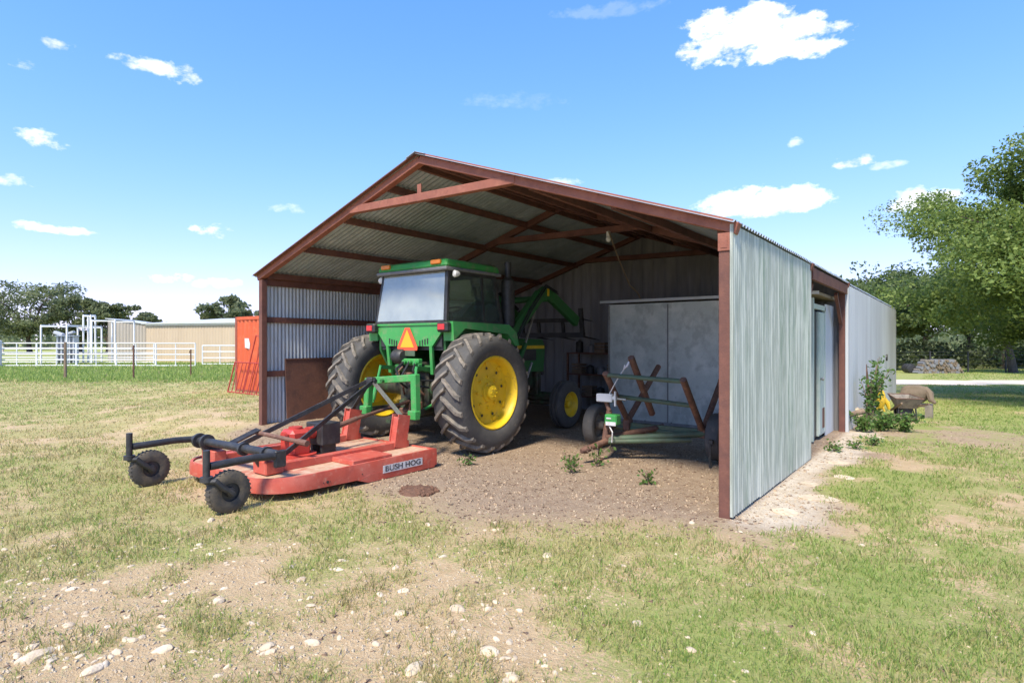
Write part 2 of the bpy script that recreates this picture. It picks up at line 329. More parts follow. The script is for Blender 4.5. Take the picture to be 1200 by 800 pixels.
def glassmat(name, tint, dust, dustc, gloss):
    m = bpy.data.materials.new(name); m.use_nodes = True; nt = m.node_tree; N = nt.nodes; L = nt.links; N.clear()
    tr = N.new('ShaderNodeBsdfTransparent'); tr.inputs[0].default_value = (*tint, 1)
    gl = N.new('ShaderNodeBsdfGlossy'); gl.inputs['Roughness'].default_value = .04
    df = N.new('ShaderNodeBsdfDiffuse'); df.inputs[0].default_value = (*dustc, 1)  # coat colour: dust, plus sky glare on the rear pane
    geo = N.new('ShaderNodeNewGeometry'); nz = N.new('ShaderNodeTexNoise'); nz.inputs['Scale'].default_value = 3; nz.inputs['Detail'].default_value = 5; L.new(geo.outputs['Position'], nz.inputs['Vector'])
    mr = N.new('ShaderNodeMapRange'); mr.inputs['From Min'].default_value = .3; mr.inputs['From Max'].default_value = .7; mr.inputs['To Min'].default_value = dust * .75; mr.inputs['To Max'].default_value = min(1, dust * 1.25); L.new(nz.outputs['Fac'], mr.inputs['Value'])
    a = N.new('ShaderNodeMixShader'); a.inputs[0].default_value = gloss; L.new(tr.outputs[0], a.inputs[1]); L.new(gl.outputs[0], a.inputs[2])
    b = N.new('ShaderNodeMixShader'); L.new(mr.outputs[0], b.inputs[0]); L.new(a.outputs[0], b.inputs[1]); L.new(df.outputs[0], b.inputs[2])
    o = N.new('ShaderNodeOutputMaterial'); L.new(b.outputs[0], o.inputs[0]); return m
M['glass_rear'] = glassmat('rear cab glass with dust and sky glare', (.66, .72, .70), .34, (.66, .70, .66), .28)  # diffuse coat is dust and also paints in the pale sky reflection
M['glass_side'] = glassmat('clear cab glass', (.78, .85, .82), .05, (.4, .45, .45), .10)
# ------------------------------------------------------------------ ground
def masks(x, y):
    x = np.asarray(x, float); y = np.asarray(y, float); X, d = camxy(x, y)
    n1 = fbm(x, y, 1.3, 1); n2 = fbm(x, y, .45, 2); n3 = fbm(x, y, 5, 3)
    wob = (n1 - .5) * 2.2 + (n2 - .5) * .9
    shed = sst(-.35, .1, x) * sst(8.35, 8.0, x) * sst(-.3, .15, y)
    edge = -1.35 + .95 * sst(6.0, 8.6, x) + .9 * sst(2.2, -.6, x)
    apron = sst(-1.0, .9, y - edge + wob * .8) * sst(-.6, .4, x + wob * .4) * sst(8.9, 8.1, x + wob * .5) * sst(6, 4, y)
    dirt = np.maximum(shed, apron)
    fore = sst(1.5, -1.0, X) * sst(6.2, 3.6, d)                    # stony bare foreground on the left
    lime = sst(8.0, 8.1, x) * sst(8.7, 8.25, x + wob * .5) * sst(-.5, .2, y + wob * .4) * sst(7.8, 6.6, y) * sst(-.30, .05, wob * .8 + .45 - .25 * (x - 8.05))
    litter = np.exp(-(((X - 7.6) / 2.6) ** 2 + ((d - 10.2) / 2.3) ** 2))     # leaf litter under the oak's edge
    right = sst(-.9, 2.0, X + wob)
    cover = .74 + .08 * right - .17 * fore + (n1 - .5) * 1.2 + (n2 - .5) * 1.8 + .18 * sst(9, 16, d)
    cover = cover * (1 - dirt) - .55 * lime - .45 * litter
    green = .40 + .50 * right + (n3 - .5) * 1.1 + (n1 - .5) * .7 - .25 * fore + .25 * sst(2.2, .2, abs(X + 1.7)) * sst(7, 4, d)
    strip = sst(22.5, 23.8, d + wob * .3) * sst(-3, -9, X)           # taller green strip before the pens
    green = np.maximum(green, strip * .95); cover = np.maximum(cover, strip)
    lawn = sst(4, 8, X) * sst(12, 16, d); green = np.maximum(green, lawn * (.55 + .4 * n1)); cover = np.maximum(cover, lawn * .95)
    return np.clip(cover, 0, 1), np.clip(green, 0, 1), np.clip(lime, 0, 1), np.clip(np.maximum(dirt, .7 * litter), 0, 1), strip

def axis(lo, hi, step, far):
    a = list(np.arange(lo, hi + 1e-6, step)); s = step; v = hi
    while v < far: s = min(s * 1.35, 140); v += s; a.append(v)
    s = step; v = lo; b = []
    while v > -far: s = min(s * 1.35, 140); v -= s; b.append(v)
    return np.array(b[::-1] + a)
gx = axis(-7, 16, .125, 1600); gy = axis(-5.2, 12, .125, 1600)
XX, YY = np.meshgrid(gx, gy); ZZ = gz(XX, YY)
nx, ny = len(gx), len(gy); idx = np.arange(nx * ny).reshape(ny, nx)
F = np.stack([idx[:-1, :-1], idx[:-1, 1:], idx[1:, 1:], idx[1:, :-1]], -1).reshape(-1, 4)

def ground_mat():
    m = bpy.data.materials.new('ground earth and turf'); m.use_nodes = True; nt = m.node_tree; N = nt.nodes; L = nt.links
    p = N['Principled BSDF']; p.inputs['Roughness'].default_value = .95; p.inputs['Specular IOR Level'].default_value = .15
    geo = N.new('ShaderNodeNewGeometry'); at_ = N.new('ShaderNodeVertexColor'); at_.layer_name = 'cover'
    sp = N.new('ShaderNodeSeparateColor'); L.new(at_.outputs['Color'], sp.inputs[0])
    def noise(sc, det=6, ro=.65):
        n = N.new('ShaderNodeTexNoise'); n.inputs['Scale'].default_value = sc; n.inputs['Detail'].default_value = det; n.inputs['Roughness'].default_value = ro
        L.new(geo.outputs['Position'], n.inputs['Vector']); return n.outputs['Fac']
    def rng(v, a, b, c=0, d=1):
        r = N.new('ShaderNodeMapRange'); L.new(v, r.inputs['Value'])
        for i, q in zip(('From Min', 'From Max', 'To Min', 'To Max'), (a, b, c, d)): r.inputs[i].default_value = q
        return r.outputs[0]
    def mix(f, a, b, bt='MIX'):
        x = N.new('ShaderNodeMix'); x.data_type = 'RGBA'; x.blend_type = bt
        L.new(f, x.inputs[0]) if not isinstance(f, float) else setattr(x.inputs[0], 'default_value', f)
        for s, v in ((6, a), (7, b)):
            if isinstance(v, tuple): x.inputs[s].default_value = (*v, 1)
            else: L.new(v, x.inputs[s])
        return x.outputs[2]
    nf = noise(45, 7); nm = noise(7, 6); nl = noise(1.3, 5); nff = noise(160, 4)
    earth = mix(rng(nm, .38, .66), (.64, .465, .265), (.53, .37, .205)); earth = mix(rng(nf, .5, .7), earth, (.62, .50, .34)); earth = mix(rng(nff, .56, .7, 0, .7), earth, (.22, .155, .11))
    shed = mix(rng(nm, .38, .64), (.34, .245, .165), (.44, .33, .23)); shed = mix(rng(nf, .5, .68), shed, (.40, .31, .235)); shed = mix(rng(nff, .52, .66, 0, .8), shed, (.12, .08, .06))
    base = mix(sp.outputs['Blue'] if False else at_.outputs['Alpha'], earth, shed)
    lime = mix(rng(nm, .4, .62), (.74, .64, .50), (.60, .50, .37)); lime = mix(rng(nf, .56, .68, 0, .8), lime, (.30, .22, .15))
    base = mix(sp.outputs['Blue'], base, lime)
    dry = mix(rng(nf, .35, .65), (.42, .355, .145), (.55, .455, .21)); dry = mix(rng(nl, .4, .65, 0, .6), dry, (.39, .335, .145))
    grn = mix(rng(nf, .35, .65), (.215, .295, .06), (.35, .385, .11)); grn = mix(rng(nm, .45, .68, 0, .6), grn, (.35, .31, .13))
    turf = mix(sp.outputs['Green'], dry, grn)
    # ragged turf edge
    s = N.new('ShaderNodeMath'); s.operation = 'ADD'; L.new(sp.outputs['Red'], s.inputs[0]); L.new(rng(nf, .25, .75, -.62, .62), s.inputs[1])
    s2 = N.new('ShaderNodeMath'); s2.operation = 'ADD'; L.new(s.outputs[0], s2.inputs[0]); L.new(rng(nm, .25, .75, -.3, .3), s2.inputs[1])
    base = mix(rng(s2.outputs[0], .36, .74, 0, .93), base, turf)
    L.new(base, p.inputs['Base Color'])
    bp = N.new('ShaderNodeBump'); bp.inputs['Strength'].default_value = .9; bp.inputs['Distance'].default_value = .03; L.new(nf, bp.inputs['Height'])
    b2 = N.new('ShaderNodeBump'); b2.inputs['Strength'].default_value = .5; b2.inputs['Distance'].default_value = .012; L.new(nff, b2.inputs['Height']); L.new(bp.outputs[0], b2.inputs['Normal'])
    L.new(b2.outputs[0], p.inputs['Normal']); return m
me = npmesh('ground', np.stack([XX, YY, ZZ], -1), F, ground_mat(), True)
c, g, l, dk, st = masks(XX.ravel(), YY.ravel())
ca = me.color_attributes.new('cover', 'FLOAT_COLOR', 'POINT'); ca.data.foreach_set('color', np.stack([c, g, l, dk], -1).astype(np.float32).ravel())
tag(link('ground', me), kind='structure')

# gravel track crossing behind on the right
m = mat('pale gravel track', (.70, .59, .45), .95, 0, [((.48, .40, .32), 1.2, .42, .64, .7), ((.68, .62, .54), 14, .5, .68, .6)], (40, .5, .02))
co = []; fc = []
Xs = np.arange(4, 61, 1.0); ds = np.linspace(0, 1, 7)
for i, X in enumerate(Xs):
    mid = 27.5 - .05 * (X - 12); hw = 2.2 + .25 * math.sin(X * .7)
    for t in ds:
        x, y = at(X, mid + (t - .5) * 2 * hw + .15 * math.sin(X * 1.9 + t * 9)); co.append((x, y, G(x, y) + .006 + .03 * t * (1 - t)))
    if i: fc += [((i - 1) * 7 + k, i * 7 + k, i * 7 + k + 1, (i - 1) * 7 + k + 1) for k in range(6)]
tag(link('gravel_track', npmesh('gravel_track', co, fc, m, True)), kind='structure')

# ------------------------------------------------------------------ the shed
WID, DEP, SPAN = 8.02, 17.4, 4.01
zfl = lambda u: .11 * (1 - u / WID)
EL, ER, RZ = 2.78, 2.68, 4.07
def zroof(u): return EL + (RZ - EL) * u / SPAN if u <= SPAN else ER + (RZ - ER) * (WID - u) / SPAN
shed = thing('metal_shed', 'open fronted corrugated metal shed with rust red steel frame', 'shed', (0, 0, 0))
def part(name, b, m, parent=shed, smooth=35, **k): return b.obj(name, M[m], parent, smooth=smooth, **k)

def corr_mesh(name, w, z0, z1, pitch, amp, m, spw=6, ztop=None, rib=False):
    """upright sheet in the xz plane; ribs run up"""
    n = max(1, int(round(w / pitch))); xs = []
    for i in range(n):
        if rib: xs += [(i + a, h) for a, h in ((0, 0), (.62, 0), (.70, 1), (.90, 1), (.98, 0))]
        else: xs += [(i + k / spw, .5 - .5 * math.cos(2 * math.pi * k / spw)) for k in range(spw)]
    xs.append((n, 0)); co = []
    for a, h in xs:
        x = a * w / n; zt = z1 if ztop is None else ztop(x)
        co += [(x, h * amp, z0), (x, h * amp, zt)]
    fc = [(2 * i, 2 * i + 2, 2 * i + 3, 2 * i + 1) for i in range(len(xs) - 1)]
    return npmesh(name, co, fc, M[m], not rib)

# posts
for w in (.05, 3.45, 6.80, 12.1, 17.35):
    for u in (.05, WID - .05):
        zt = zroof(u) - .13; zb = G(u, w) - .15
        b = B().box((0, 0, (zt - zb) / 2), (.10, .10, zt - zb), bev=.006)
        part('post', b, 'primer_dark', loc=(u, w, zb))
b = B().box((0, 0, 0), (.105, .012, .16)).box((0, -.004, 0), (.06, .012, .11)); part('post_cap', b, 'primer', loc=(WID - .05, -.006, zroof(WID - .05) - .2))
# trusses
for k, w in enumerate((.05, 3.45, 6.80)):
    for s in (0, 1):
        ua, ub = (-.06, SPAN) if s == 0 else (WID + .06, SPAN)
        za, zb = (EL if s == 0 else ER) - .07, RZ - .07
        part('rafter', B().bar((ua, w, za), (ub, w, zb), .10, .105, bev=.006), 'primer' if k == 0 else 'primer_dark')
    ul, ur = 2.55, 5.60; z = 3.50
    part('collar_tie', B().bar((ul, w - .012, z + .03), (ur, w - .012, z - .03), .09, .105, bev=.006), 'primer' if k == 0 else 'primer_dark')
    if k == 0: part('gusset', B().box((4.02, w - .05, 3.56), (.07, .012, .22)), 'primer')
# purlins, eave struts and girts
for s in (0, 1):
    for t in (.12, 1.22, 2.28, 3.28, 3.9):
        u = t if s == 0 else WID - t
        part('purlin', B().bar((u, .11, zroof(u) - .075), (u, DEP - .1, zroof(u) - .075), .055, .10), 'primer_dark')
for z in (.92, 1.87):
    part('girt', B().bar((.03, .11, z + .11), (.03, 6.7, z + .09), .05, .10), 'primer_dark')
part('eave_strut', B().bar((.03, .11, EL - .12), (.03, DEP, EL - .12), .06, .16), 'primer_dark')
part('eave_strut', B().bar((WID - .03, .11, ER - .10), (WID - .03, 6.74, ER - .10), .06, .10), 'primer_dark')
part('header_beam', B().bar((WID + .02, 3.56, ER - .14), (WID + .02, 6.74, ER - .14), .05, .16), 'primer_dark')
part('knee_brace', B().bar((WID - .06, 6.72, 1.95), (WID - .06, 6.15, ER - .25), .05, .07), 'primer_dark')
part('knee_brace', B().bar((WID - .06, 3.55, 2.05), (WID - .06, 4.0, ER - .25), .05, .07), 'primer_dark')
# left wall
sh = corr_mesh('wall_sheet', .79 + .0718, 0, EL - .20, .0718, .019, 'galv_in')
for i in range(22):
    y = .06 + i * .79
    o = link('wall_sheet', sh, shed, (-.004 - .003 * (i % 2), y, max(.05, G(0, y + .4) - .03)), (0, 0, R(90)))
    o.scale = (1, 1, (EL - .055 - o.location.z) / (EL - .20))
# right front wall panel and rear right wall
sh = corr_mesh('wall_sheet', .868 + .062, 0, 1, .062, .015, 'galv_out')
for i in range(4):
    o = link('wall_sheet', sh, shed, (WID + .022 + .003 * (i % 2), .005 + i * .868 - (.062 if i == 3 else 0), .035 - .01 * i), (0, 0, R(90))); o.scale = (1, -1, ER - .035 - o.location.z)
part('corner_trim', B().box((WID + .018, -.004, 1.34), (.03, .012, 2.62)), 'galv_out')
sh = corr_mesh('wall_sheet', .88, 0, 1, .22, .014, 'galv_back', rib=True)
for i in range(12):
    y = 6.84 + i * .88; o = link('wall_sheet', sh, shed, (WID + .03 + .003 * (i % 2), y, G(WID, y + .4) - .04), (0, 0, R(90))); o.scale = (1, -1, ER - .05 - o.location.z)
part('corner_trim', B().box((WID + .03, 6.80, 1.22), (.05, .075, 2.72)), 'galv_back')
part('drain_hole', B().cyl((WID + .045, 13.9, 1.15), (WID + .085, 13.9, 1.15), .09, n=14), 'black')
# inner partition wall behind the open bay, rear gable
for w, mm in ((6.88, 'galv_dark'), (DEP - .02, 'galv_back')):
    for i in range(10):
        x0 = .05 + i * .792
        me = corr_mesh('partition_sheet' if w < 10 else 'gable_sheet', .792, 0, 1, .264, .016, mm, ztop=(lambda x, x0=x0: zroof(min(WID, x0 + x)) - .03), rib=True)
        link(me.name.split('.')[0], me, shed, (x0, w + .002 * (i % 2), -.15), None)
        for v in me.vertices:
            if v.co.z > .5: v.co.z += .15
        if w > 10: KIDS  # rear gable faces away from the photographer
# roof sheets
for s in (0, 1):
    ze = EL if s == 0 else ER; run = math.hypot(SPAN, RZ - ze); ang = math.atan2(RZ - ze, SPAN)
    sh = corr_mesh('roof_sheet', .855, -.14 if s == 0 else -.055, run + .0, .095, .030, 'roof')
    for i in range(23):
        y = -.07 + i * .76
        # local: x -> along y, z -> up the slope
        ux = Vector((0, 1, 0)); uz = Vector((math.cos(ang) * (1 if s == 0 else -1), 0, math.sin(ang))); uy = uz.cross(ux)
        if uy.z < 0: uy = -uy; ux = -ux
        mm = Matrix((ux, uy, uz)).transposed().to_4x4(); mm.translation = Vector((0 if s == 0 else WID, y + (.855 if ux.y < 0 else 0), ze - .012 + .003 * (i % 2)))
        o = link('roof_sheet', sh, shed); o.matrix_world = mm
        if s == 1 and i > 8: o.location += uz * .06
b = B()
for sgn, ze in ((-1, EL), (1, ER)):
    ang = math.atan2(RZ - ze, SPAN); b.bar((SPAN + sgn * .09 * math.cos(ang), -.075, RZ + .016 - .09 * math.sin(ang)), (SPAN + sgn * .09 * math.cos(ang), DEP, RZ + .016 - .09 * math.sin(ang)), .19, .006, up=(sgn * math.sin(ang), 0, math.cos(ang)))
part('ridge_cap', b, 'roof')
for s in (0, 1):
    ze = EL if s == 0 else ER; a = (-.1 if s == 0 else WID + .04); dz = (RZ - ze) / SPAN * abs(a if s == 0 else a - WID)
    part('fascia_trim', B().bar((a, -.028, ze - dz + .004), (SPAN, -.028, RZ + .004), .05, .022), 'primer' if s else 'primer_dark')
# bulb holder and hanging cable
t = thing('ceiling_lamp', 'white bulb in a small holder hanging under the middle truss', 'lamp', (5.0, 3.38, 3.34))
B().cyl((0, 0, .10), (0, 0, .02), .035, n=12).obj('lamp_holder', M['lampglass'], t)
B().lathe([(0, 0), (.03, -.012), (.042, -.045), (.03, -.085), (0, -.10)], (0, 0, .02), (0, 0, 1), 14).obj('bulb', M['lampglass'], t)
b = B().tube([(5.05, 3.30, 3.42), (5.02, 3.75, 2.98), (4.92, 4.35, 2.62), (4.88, 4.75, 2.52), (4.88, 4.95, 2.36)], .012, 6)
tag(b.obj('cable', M['burlap']), 'thin brown cable slanting down from the truss to the metal cabinet', 'cable')

# galvanised store room inside the right rear of the bay
rm = thing('store_room', 'galvanised sheet metal store room standing inside the shed behind the trailer', 'store room', (4.18, 4.95, 0))
zb = .05
for i, (x0, x1) in enumerate(((0, 1.22), (1.22, 3.60))):
    B().box(((x0 + x1) / 2, 0, (zb + 2.32) / 2 + .0), (x1 - x0 - .006, .03, 2.32 - zb), bev=.004).obj('front_panel', M['boxsheet'], rm)
B().box((1.22, -.020, 1.18), (.022, .012, 2.22)).obj('seam_strip', M['galv_dark'], rm); B().box((.012, -.02, 1.18), (.04, .02, 2.24)).obj('corner_strip', M['steel'], rm)
b = B()
for k in range(7): b.cyl((.25 + k * .52, -.015, .10), (.25 + k * .52, -.03, .10), .012, n=6)
b.obj('bolt', M['black'], rm)
B().box((1.80, -.02, zb + .02), (3.6, .05, .06)).obj('sill', M['galv_dark'], rm)
B().box((1.77, .90, 2.375), (3.86, 2.0, .045)).obj('room_roof', M['wood_grey'], rm)
B().box((1.80, -.115, 2.372), (3.88, .016, .05)).obj('roof_edge_strip', M['galv_back'], rm)
sx = 3.615
for j in range(2):
    me = corr_mesh('side_sheet', .42, 0, 2.3, .14, .018, 'galv_back', rib=True)
    o = link('side_sheet', me, rm, (sx + .012, 1.075 + j * .40, zb - .1), (0, 0, R(90))); o.scale = (1, -1, 1)
B().box((sx, .03, 1.15), (.05, .08, 2.3)).box((sx + .003, 1.05, 1.12), (.05, .06, 2.14)).box((sx, .54, 2.17), (.056, 1.08, .08)).obj('door_frame', M['pale_green'], rm)
dr = B().box((sx + .012, .72, 1.06), (.04, .58, 2.06), bev=.004).box((sx + .036, .50, 1.06), (.012, .06, 2.0)).box((sx + .036, .96, 1.06), (.012, .06, 2.0)).obj('door', M['pale_green'], rm)
B().lathe([(0, .07), (.025, .066), (.032, .05), (.02, .03), (.012, 0)], (sx + .03, .50, .98), (1, 0, 0), 14).obj('handle', M['steel'], dr)
B().box((sx + .034, .84, .30), (.004, .20, .34)).obj('kick_plate', M['rust'], dr)
B().box((sx - .02, .27, 1.06), (.03, .30, 2.06)).obj('gap_shade_panel', M['black'], rm)  # solid black panel paints in the shade of the gap beside the door

# rusty sheet leaning on the inside of the left wall
b = B().box((0, 0, .60), (.015, 2.35, 1.18), bev=.003).box((.008, 0, 1.185), (.03, 2.35, .02))
tag(b.obj('rusty_sheet', M['rust'], None, (.14, 1.63, .10), (0, R(-3.5), 0)), 'flat rust brown steel sheet leaning against the inside of the left wall', 'steel sheet')

# rack with odds and ends at the back of the bay
rk = thing('storage_rack', 'dark steel rack of odds and ends against the back wall behind the trailer', 'rack', (3.25, 6.1, 0))
for x in (-.75, .65):
    for y in (0, .5): B().bar((x, y, 0), (x, y, 1.35), .04, .04, up=(1, 0, 0)).obj('rack_post', M['rust_pipe'], rk)
for z in (.35, .85, 1.33): B().box((-.05, .25, z), (1.44, .54, .03)).obj('rack_shelf', M['rust'], rk)
random.seed(4)
kinds = [('paint_tin', 'dull metal tin on the dark storage rack', 'tin', 'galv_dark'), ('wooden_crate', 'small brown crate on the dark storage rack', 'crate', 'wood'), ('oil_can', 'black can on the dark storage rack', 'can', 'black')]
n = 0
for z in (.366, .866, 1.346):
    for k in range(4):
        kd = kinds[n % 3]; x = 3.25 - .6 + k * .33; y = 6.22 + random.uniform(-.05, .2); h = random.uniform(.16, .32)
        b = B()
        if kd[0] == 'wooden_crate':
            b.box((0, 0, .015), (.26, .24, .03))
            for q in (-1, 1):
                for zz in (.06, .13, .2): b.box((q * .12, 0, zz), (.018, .24, .05)); b.box((0, q * .115, zz), (.24, .015, .05))
        else: b.lathe([(0, 0), (.09, 0), (.09, h * .8), (.07, h * .88), (.03, h * .92), (.03, h), (0, h)], (0, 0, 0), (0, 0, 1), 14)
        tag(b.obj(kd[0], M[kd[3]], None, (x, y, z)), '%s at the %s of the %s rack shelf' % (kd[1].split(' on ')[0], ('left end', 'left middle', 'right middle', 'right end')[k], 'lowest' if z < .5 else 'middle' if z < 1 else 'top'), kd[2], 'odds and ends on the rack'); n += 1
# ------------------------------------------------------------------ tractor
TX, TY = 2.97, 1.12
tr = thing('tractor', 'green farm tractor with yellow wheels and cab parked under the shed roof', 'tractor', (TX, TY, max(0.01, G(TX, TY))))
def tp(name, b, m, parent=tr, smooth=35): return b.obj(name, M[m], parent, smooth=smooth)
RT, HW, AX = .862, .245, .862
def lug_mesh(side):
    b = B(); rows = []
    for k in range(6):
        t = k / 5; a = -.03 + t * (HW + .045); a *= side; ph = R(-4 - 17 * t ** 1.15)
        rb = RT - .055 - (.03 if t > .85 else 0) - .018 * t; rt = RT - .012 * t * t - (.05 if t > .95 else 0); hw = .021 + .007 * t
        for r, dph in ((rb, -hw * 1.5), (rt, -hw), (rt, hw), (rb, hw * 1.5)):
            q = ph + dph / RT; rows.append(b.bm.verts.new((a, -r * math.cos(q), r * math.sin(q))))
    for k in range(5):
        for j in range(4): b.bm.faces.new([rows[4 * k + j], rows[4 * k + (j + 1) % 4], rows[4 * k + 4 + (j + 1) % 4], rows[4 * k + 4 + j]])
    b.bm.faces.new(rows[:4]); b.bm.faces.new(rows[-4:][::-1]); return b.mesh('tread_lug', M['tyre_dust'], 25)
lugs = {s: lug_mesh(s) for s in (1, -1)}
for s in (1, -1):
    prof = [(.505, s * .20), (.54, s * .235), (.62, s * .262), (.70, s * .268), (.77, s * .255), (.80, s * .225), (.812, s * .13), (.818, 0), (.812, -s * .13), (.80, -s * .225), (.77, -s * .255), (.70, -s * .268), (.62, -s * .262), (.54, -s * .235), (.505, -s * .20)]
    ty = B().lathe(prof, (0, 0, 0), (1, 0, 0), 56).obj('rear_tyre', M['tyre'], tr, (s * 1.20, 0, AX - .005))
    for k in range(22):
        for j in (1, -1):
            o = link('tread_lug', lugs[j], ty, (0, 0, 0), (R(-360 / 22 * (k + (.5 if j * s > 0 else 0))) + .1, 0, 0))
    rim = B().lathe([(.515, s * .215), (.53, s * .232), (.512, s * .238), (.488, s * .215), (.470, s * .16), (.462, s * .10), (.452, s * .075), (.40, s * .062), (.27, s * .055), (.20, s * .085), (.145, s * .10), (.14, s * .13), (.10, s * .135), (.10, s * .19), (.085, s * .20), (0, s * .20)], (0, 0, 0), (1, 0, 0), 48)
    rim.lathe([(.462, s * .09), (.466, -s * .12), (.515, -s * .20), (.53, -s * .225), (.51, -s * .235), (.46, -s * .18), (.42, -s * .05), (.30, -s * .02), (.20, -s * .06), (0, -s * .06)], (0, 0, 0), (1, 0, 0), 40)
    rm_ = rim.obj('rim', M['yellow'], ty)
    b = B()
    for k in range(8):
        a = 2 * math.pi * k / 8; c = Vector((s * .06, .225 * math.cos(a), .225 * math.sin(a))); b.cyl(c, c + Vector((s * .045, 0, 0)), .02, n=6)
    for k in range(9):
        a = 2 * math.pi * k / 9 + .2; c = Vector((s * .07, .415 * math.cos(a), .415 * math.sin(a))); b.box(c, (.045, .05, .075), (a, 0, 0))
    for k in range(6):
        a = 2 * math.pi * k / 6; c = Vector((s * .19, .06 * math.cos(a), .06 * math.sin(a))); b.cyl(c, c + Vector((s * .025, 0, 0)), .011, n=6)
    tag(b.obj('wheel_bolt', M['yellow'], ty), kind='stuff')
    b = B()
    for k in range(9):
        a = 2 * math.pi * k / 9 + .2
        c = Vector((s * .074, .345 * math.cos(a), .345 * math.sin(a))); b.cyl(c, c + Vector((-s * .004, 0, 0)), .022, n=10)
    tag(b.obj('rim_hole', M['greasy'], ty), kind='stuff')
    # front wheel
    fr = .43
    ft = B().lathe([(.21, s * .10), (.25, s * .128), (.33, s * .135), (.385, s * .118), (.41, s * .105), (.43, s * .085), (.43, s * .06), (.405, s * .05), (.405, s * .035), (.435, s * .022), (.435, -s * .022), (.405, -s * .035), (.405, -s * .05), (.43, -s * .06), (.43, -s * .085), (.41, -s * .105), (.385, -s * .118), (.33, -s * .135), (.25, -s * .128), (.21, -s * .10)], (0, 0, 0), (1, 0, 0), 40).obj('front_tyre', M['tyre'], tr, (s * .90, 2.72, fr))
    B().lathe([(.225, s * .11), (.232, s * .125), (.215, s * .12), (.19, s * .05), (.12, s * .02), (.07, s * .03), (.065, s * .09), (.05, s * .10), (0, s * .10)], (0, 0, 0), (1, 0, 0), 32).lathe([(.225, -s * .11), (.19, -s * .03), (0, 0)], (0, 0, 0), (1, 0, 0), 32).obj('rim', M['yellow'], ft)
# axle, transmission and rear castings
tp('rear_axle', B().cyl((-1.1, 0, AX), (1.1, 0, AX), .075, n=16).cyl((-.62, 0, AX), (-.28, 0, AX), .13, .19, n=16).cyl((.62, 0, AX), (.28, 0, AX), .13, .19, n=16).cyl((-.98, 0, AX), (-.62, 0, AX), .13, n=16).cyl((.98, 0, AX), (.62, 0, AX), .13, n=16), 'greasy')
tp('transmission', B().box((0, .12, .86), (.58, .72, .58), bev=.04).box((0, -.27, .80), (.46, .12, .46), bev=.03).box((0, .9, .78), (.46, 1.0, .5), bev=.04).box((0, -.1, 1.2), (.46, .40, .16), bev=.03).cyl((0, -.33, .66), (0, -.48, .66), .07, n=14), 'greasy')
tp('rockshaft', B().cyl((-.42, -.22, 1.17), (.42, -.22, 1.17), .06, n=14).bar((-.40, -.22, 1.17), (-.40, -.58, 1.20), .03, .06).bar((.40, -.22, 1.17), (.40, -.58, 1.20), .03, .06), 'green_dk')
tp('lift_link', B().cyl((.40, -.56, 1.22), (.47, -.70, .66), .022, n=8).cyl((.435, -.63, .95), (.465, -.69, .70), .032, n=10), 'green')
tp('lift_link', B().cyl((-.40, -.56, 1.22), (-.42, -.70, .66), .022, n=8).cyl((-.41, -.63, .95), (-.42, -.69, .70), .032, n=10), 'green')
tp('lower_link', B().bar((.32, .0, .58), (.88, -.98, .62), .035, .085, bev=.01), 'greasy')
tp('lower_link', B().bar((-.32, .0, .58), (-.10, -.98, .60), .035, .085, bev=.01), 'greasy')
tp('drawbar', B().bar((0, .2, .44), (.05, -.80, .42), .10, .05), 'greasy')
tp('stabiliser', B().cyl((.70, -.20, .80), (.74, -.78, .62), .02, n=8), 'green')
tp('valve_block', B().box((.10, -.36, 1.28), (.34, .10, .10), bev=.015).box((.22, -.37, 1.20), (.12, .09, .12), bev=.015).cyl((.0, -.40, 1.28), (.0, -.46, 1.28), .035, n=10).cyl((.12, -.40, 1.28), (.12, -.46, 1.28), .035, n=10).cyl((.24, -.40, 1.26), (.24, -.46, 1.26), .035, n=10), 'green')
tp('oil_filter', B().lathe([(0, 0), (.10, 0), (.115, .03), (.115, .16), (.09, .2), (0, .2)], (-.25, -.40, 1.36), (1, 0, 0), 18).lathe([(0, 0), (.05, 0), (.05, .2), (0, .2)], (-.12, -.38, 1.17), (0, 0, 1), 12), 'black')
tp('hydraulic_hose', B().tube([(.0, -.45, 1.28), (.02, -.62, 1.18), (.08, -.60, .98), (.02, -.40, .88)], .018, 7).tube([(.12, -.45, 1.28), (.18, -.64, 1.10), (.26, -.58, .95), (.40, -.30, .90)], .018, 7).tube([(.24, -.45, 1.26), (.34, -.58, 1.16), (.38, -.50, 1.02), (.55, -.2, 1.0)], .016, 7), 'blackplastic')
tp('hydraulic_hose', B().tube([(-.06, -.42, 1.2), (-.02, -.58, 1.1), (.10, -.55, 1.02), (.22, -.42, .92), (.3, -.3, .78)], .015, 7).tube([(-.2, -.36, 1.1), (-.1, -.5, 1.02), (.0, -.46, .9), (-.15, -.3, .75)], .015, 7), 'rust_pipe')
tp('top_link', B().cyl((.05, -.32, 1.02), (.28, -1.12, 1.04), .024, n=10).cyl((.11, -.55, 1.025), (.21, -.88, 1.035), .034, n=10), 'green_dk')
tp('rusty_bracket', B().box((.0, -.36, 1.04), (.16, .1, .16), bev=.02).box((.16, -.36, .62), (.26, .08, .14), bev=.02).box((-.02, -.38, .52), (.3, .06, .10), bev=.02), 'rust_pipe')
tp('belly', B().box((0, 1.5, .58), (.50, 1.4, .28), bev=.05).box((.30, 1.05, .62), (.16, .6, .30), bev=.03).box((-.30, 1.05, .62), (.16, .6, .30), bev=.03).cyl((-.9, 2.72, .43), (.9, 2.72, .43), .05, n=10).box((0, 2.72, .55), (1.2, .16, .16), bev=.03), 'greasy')
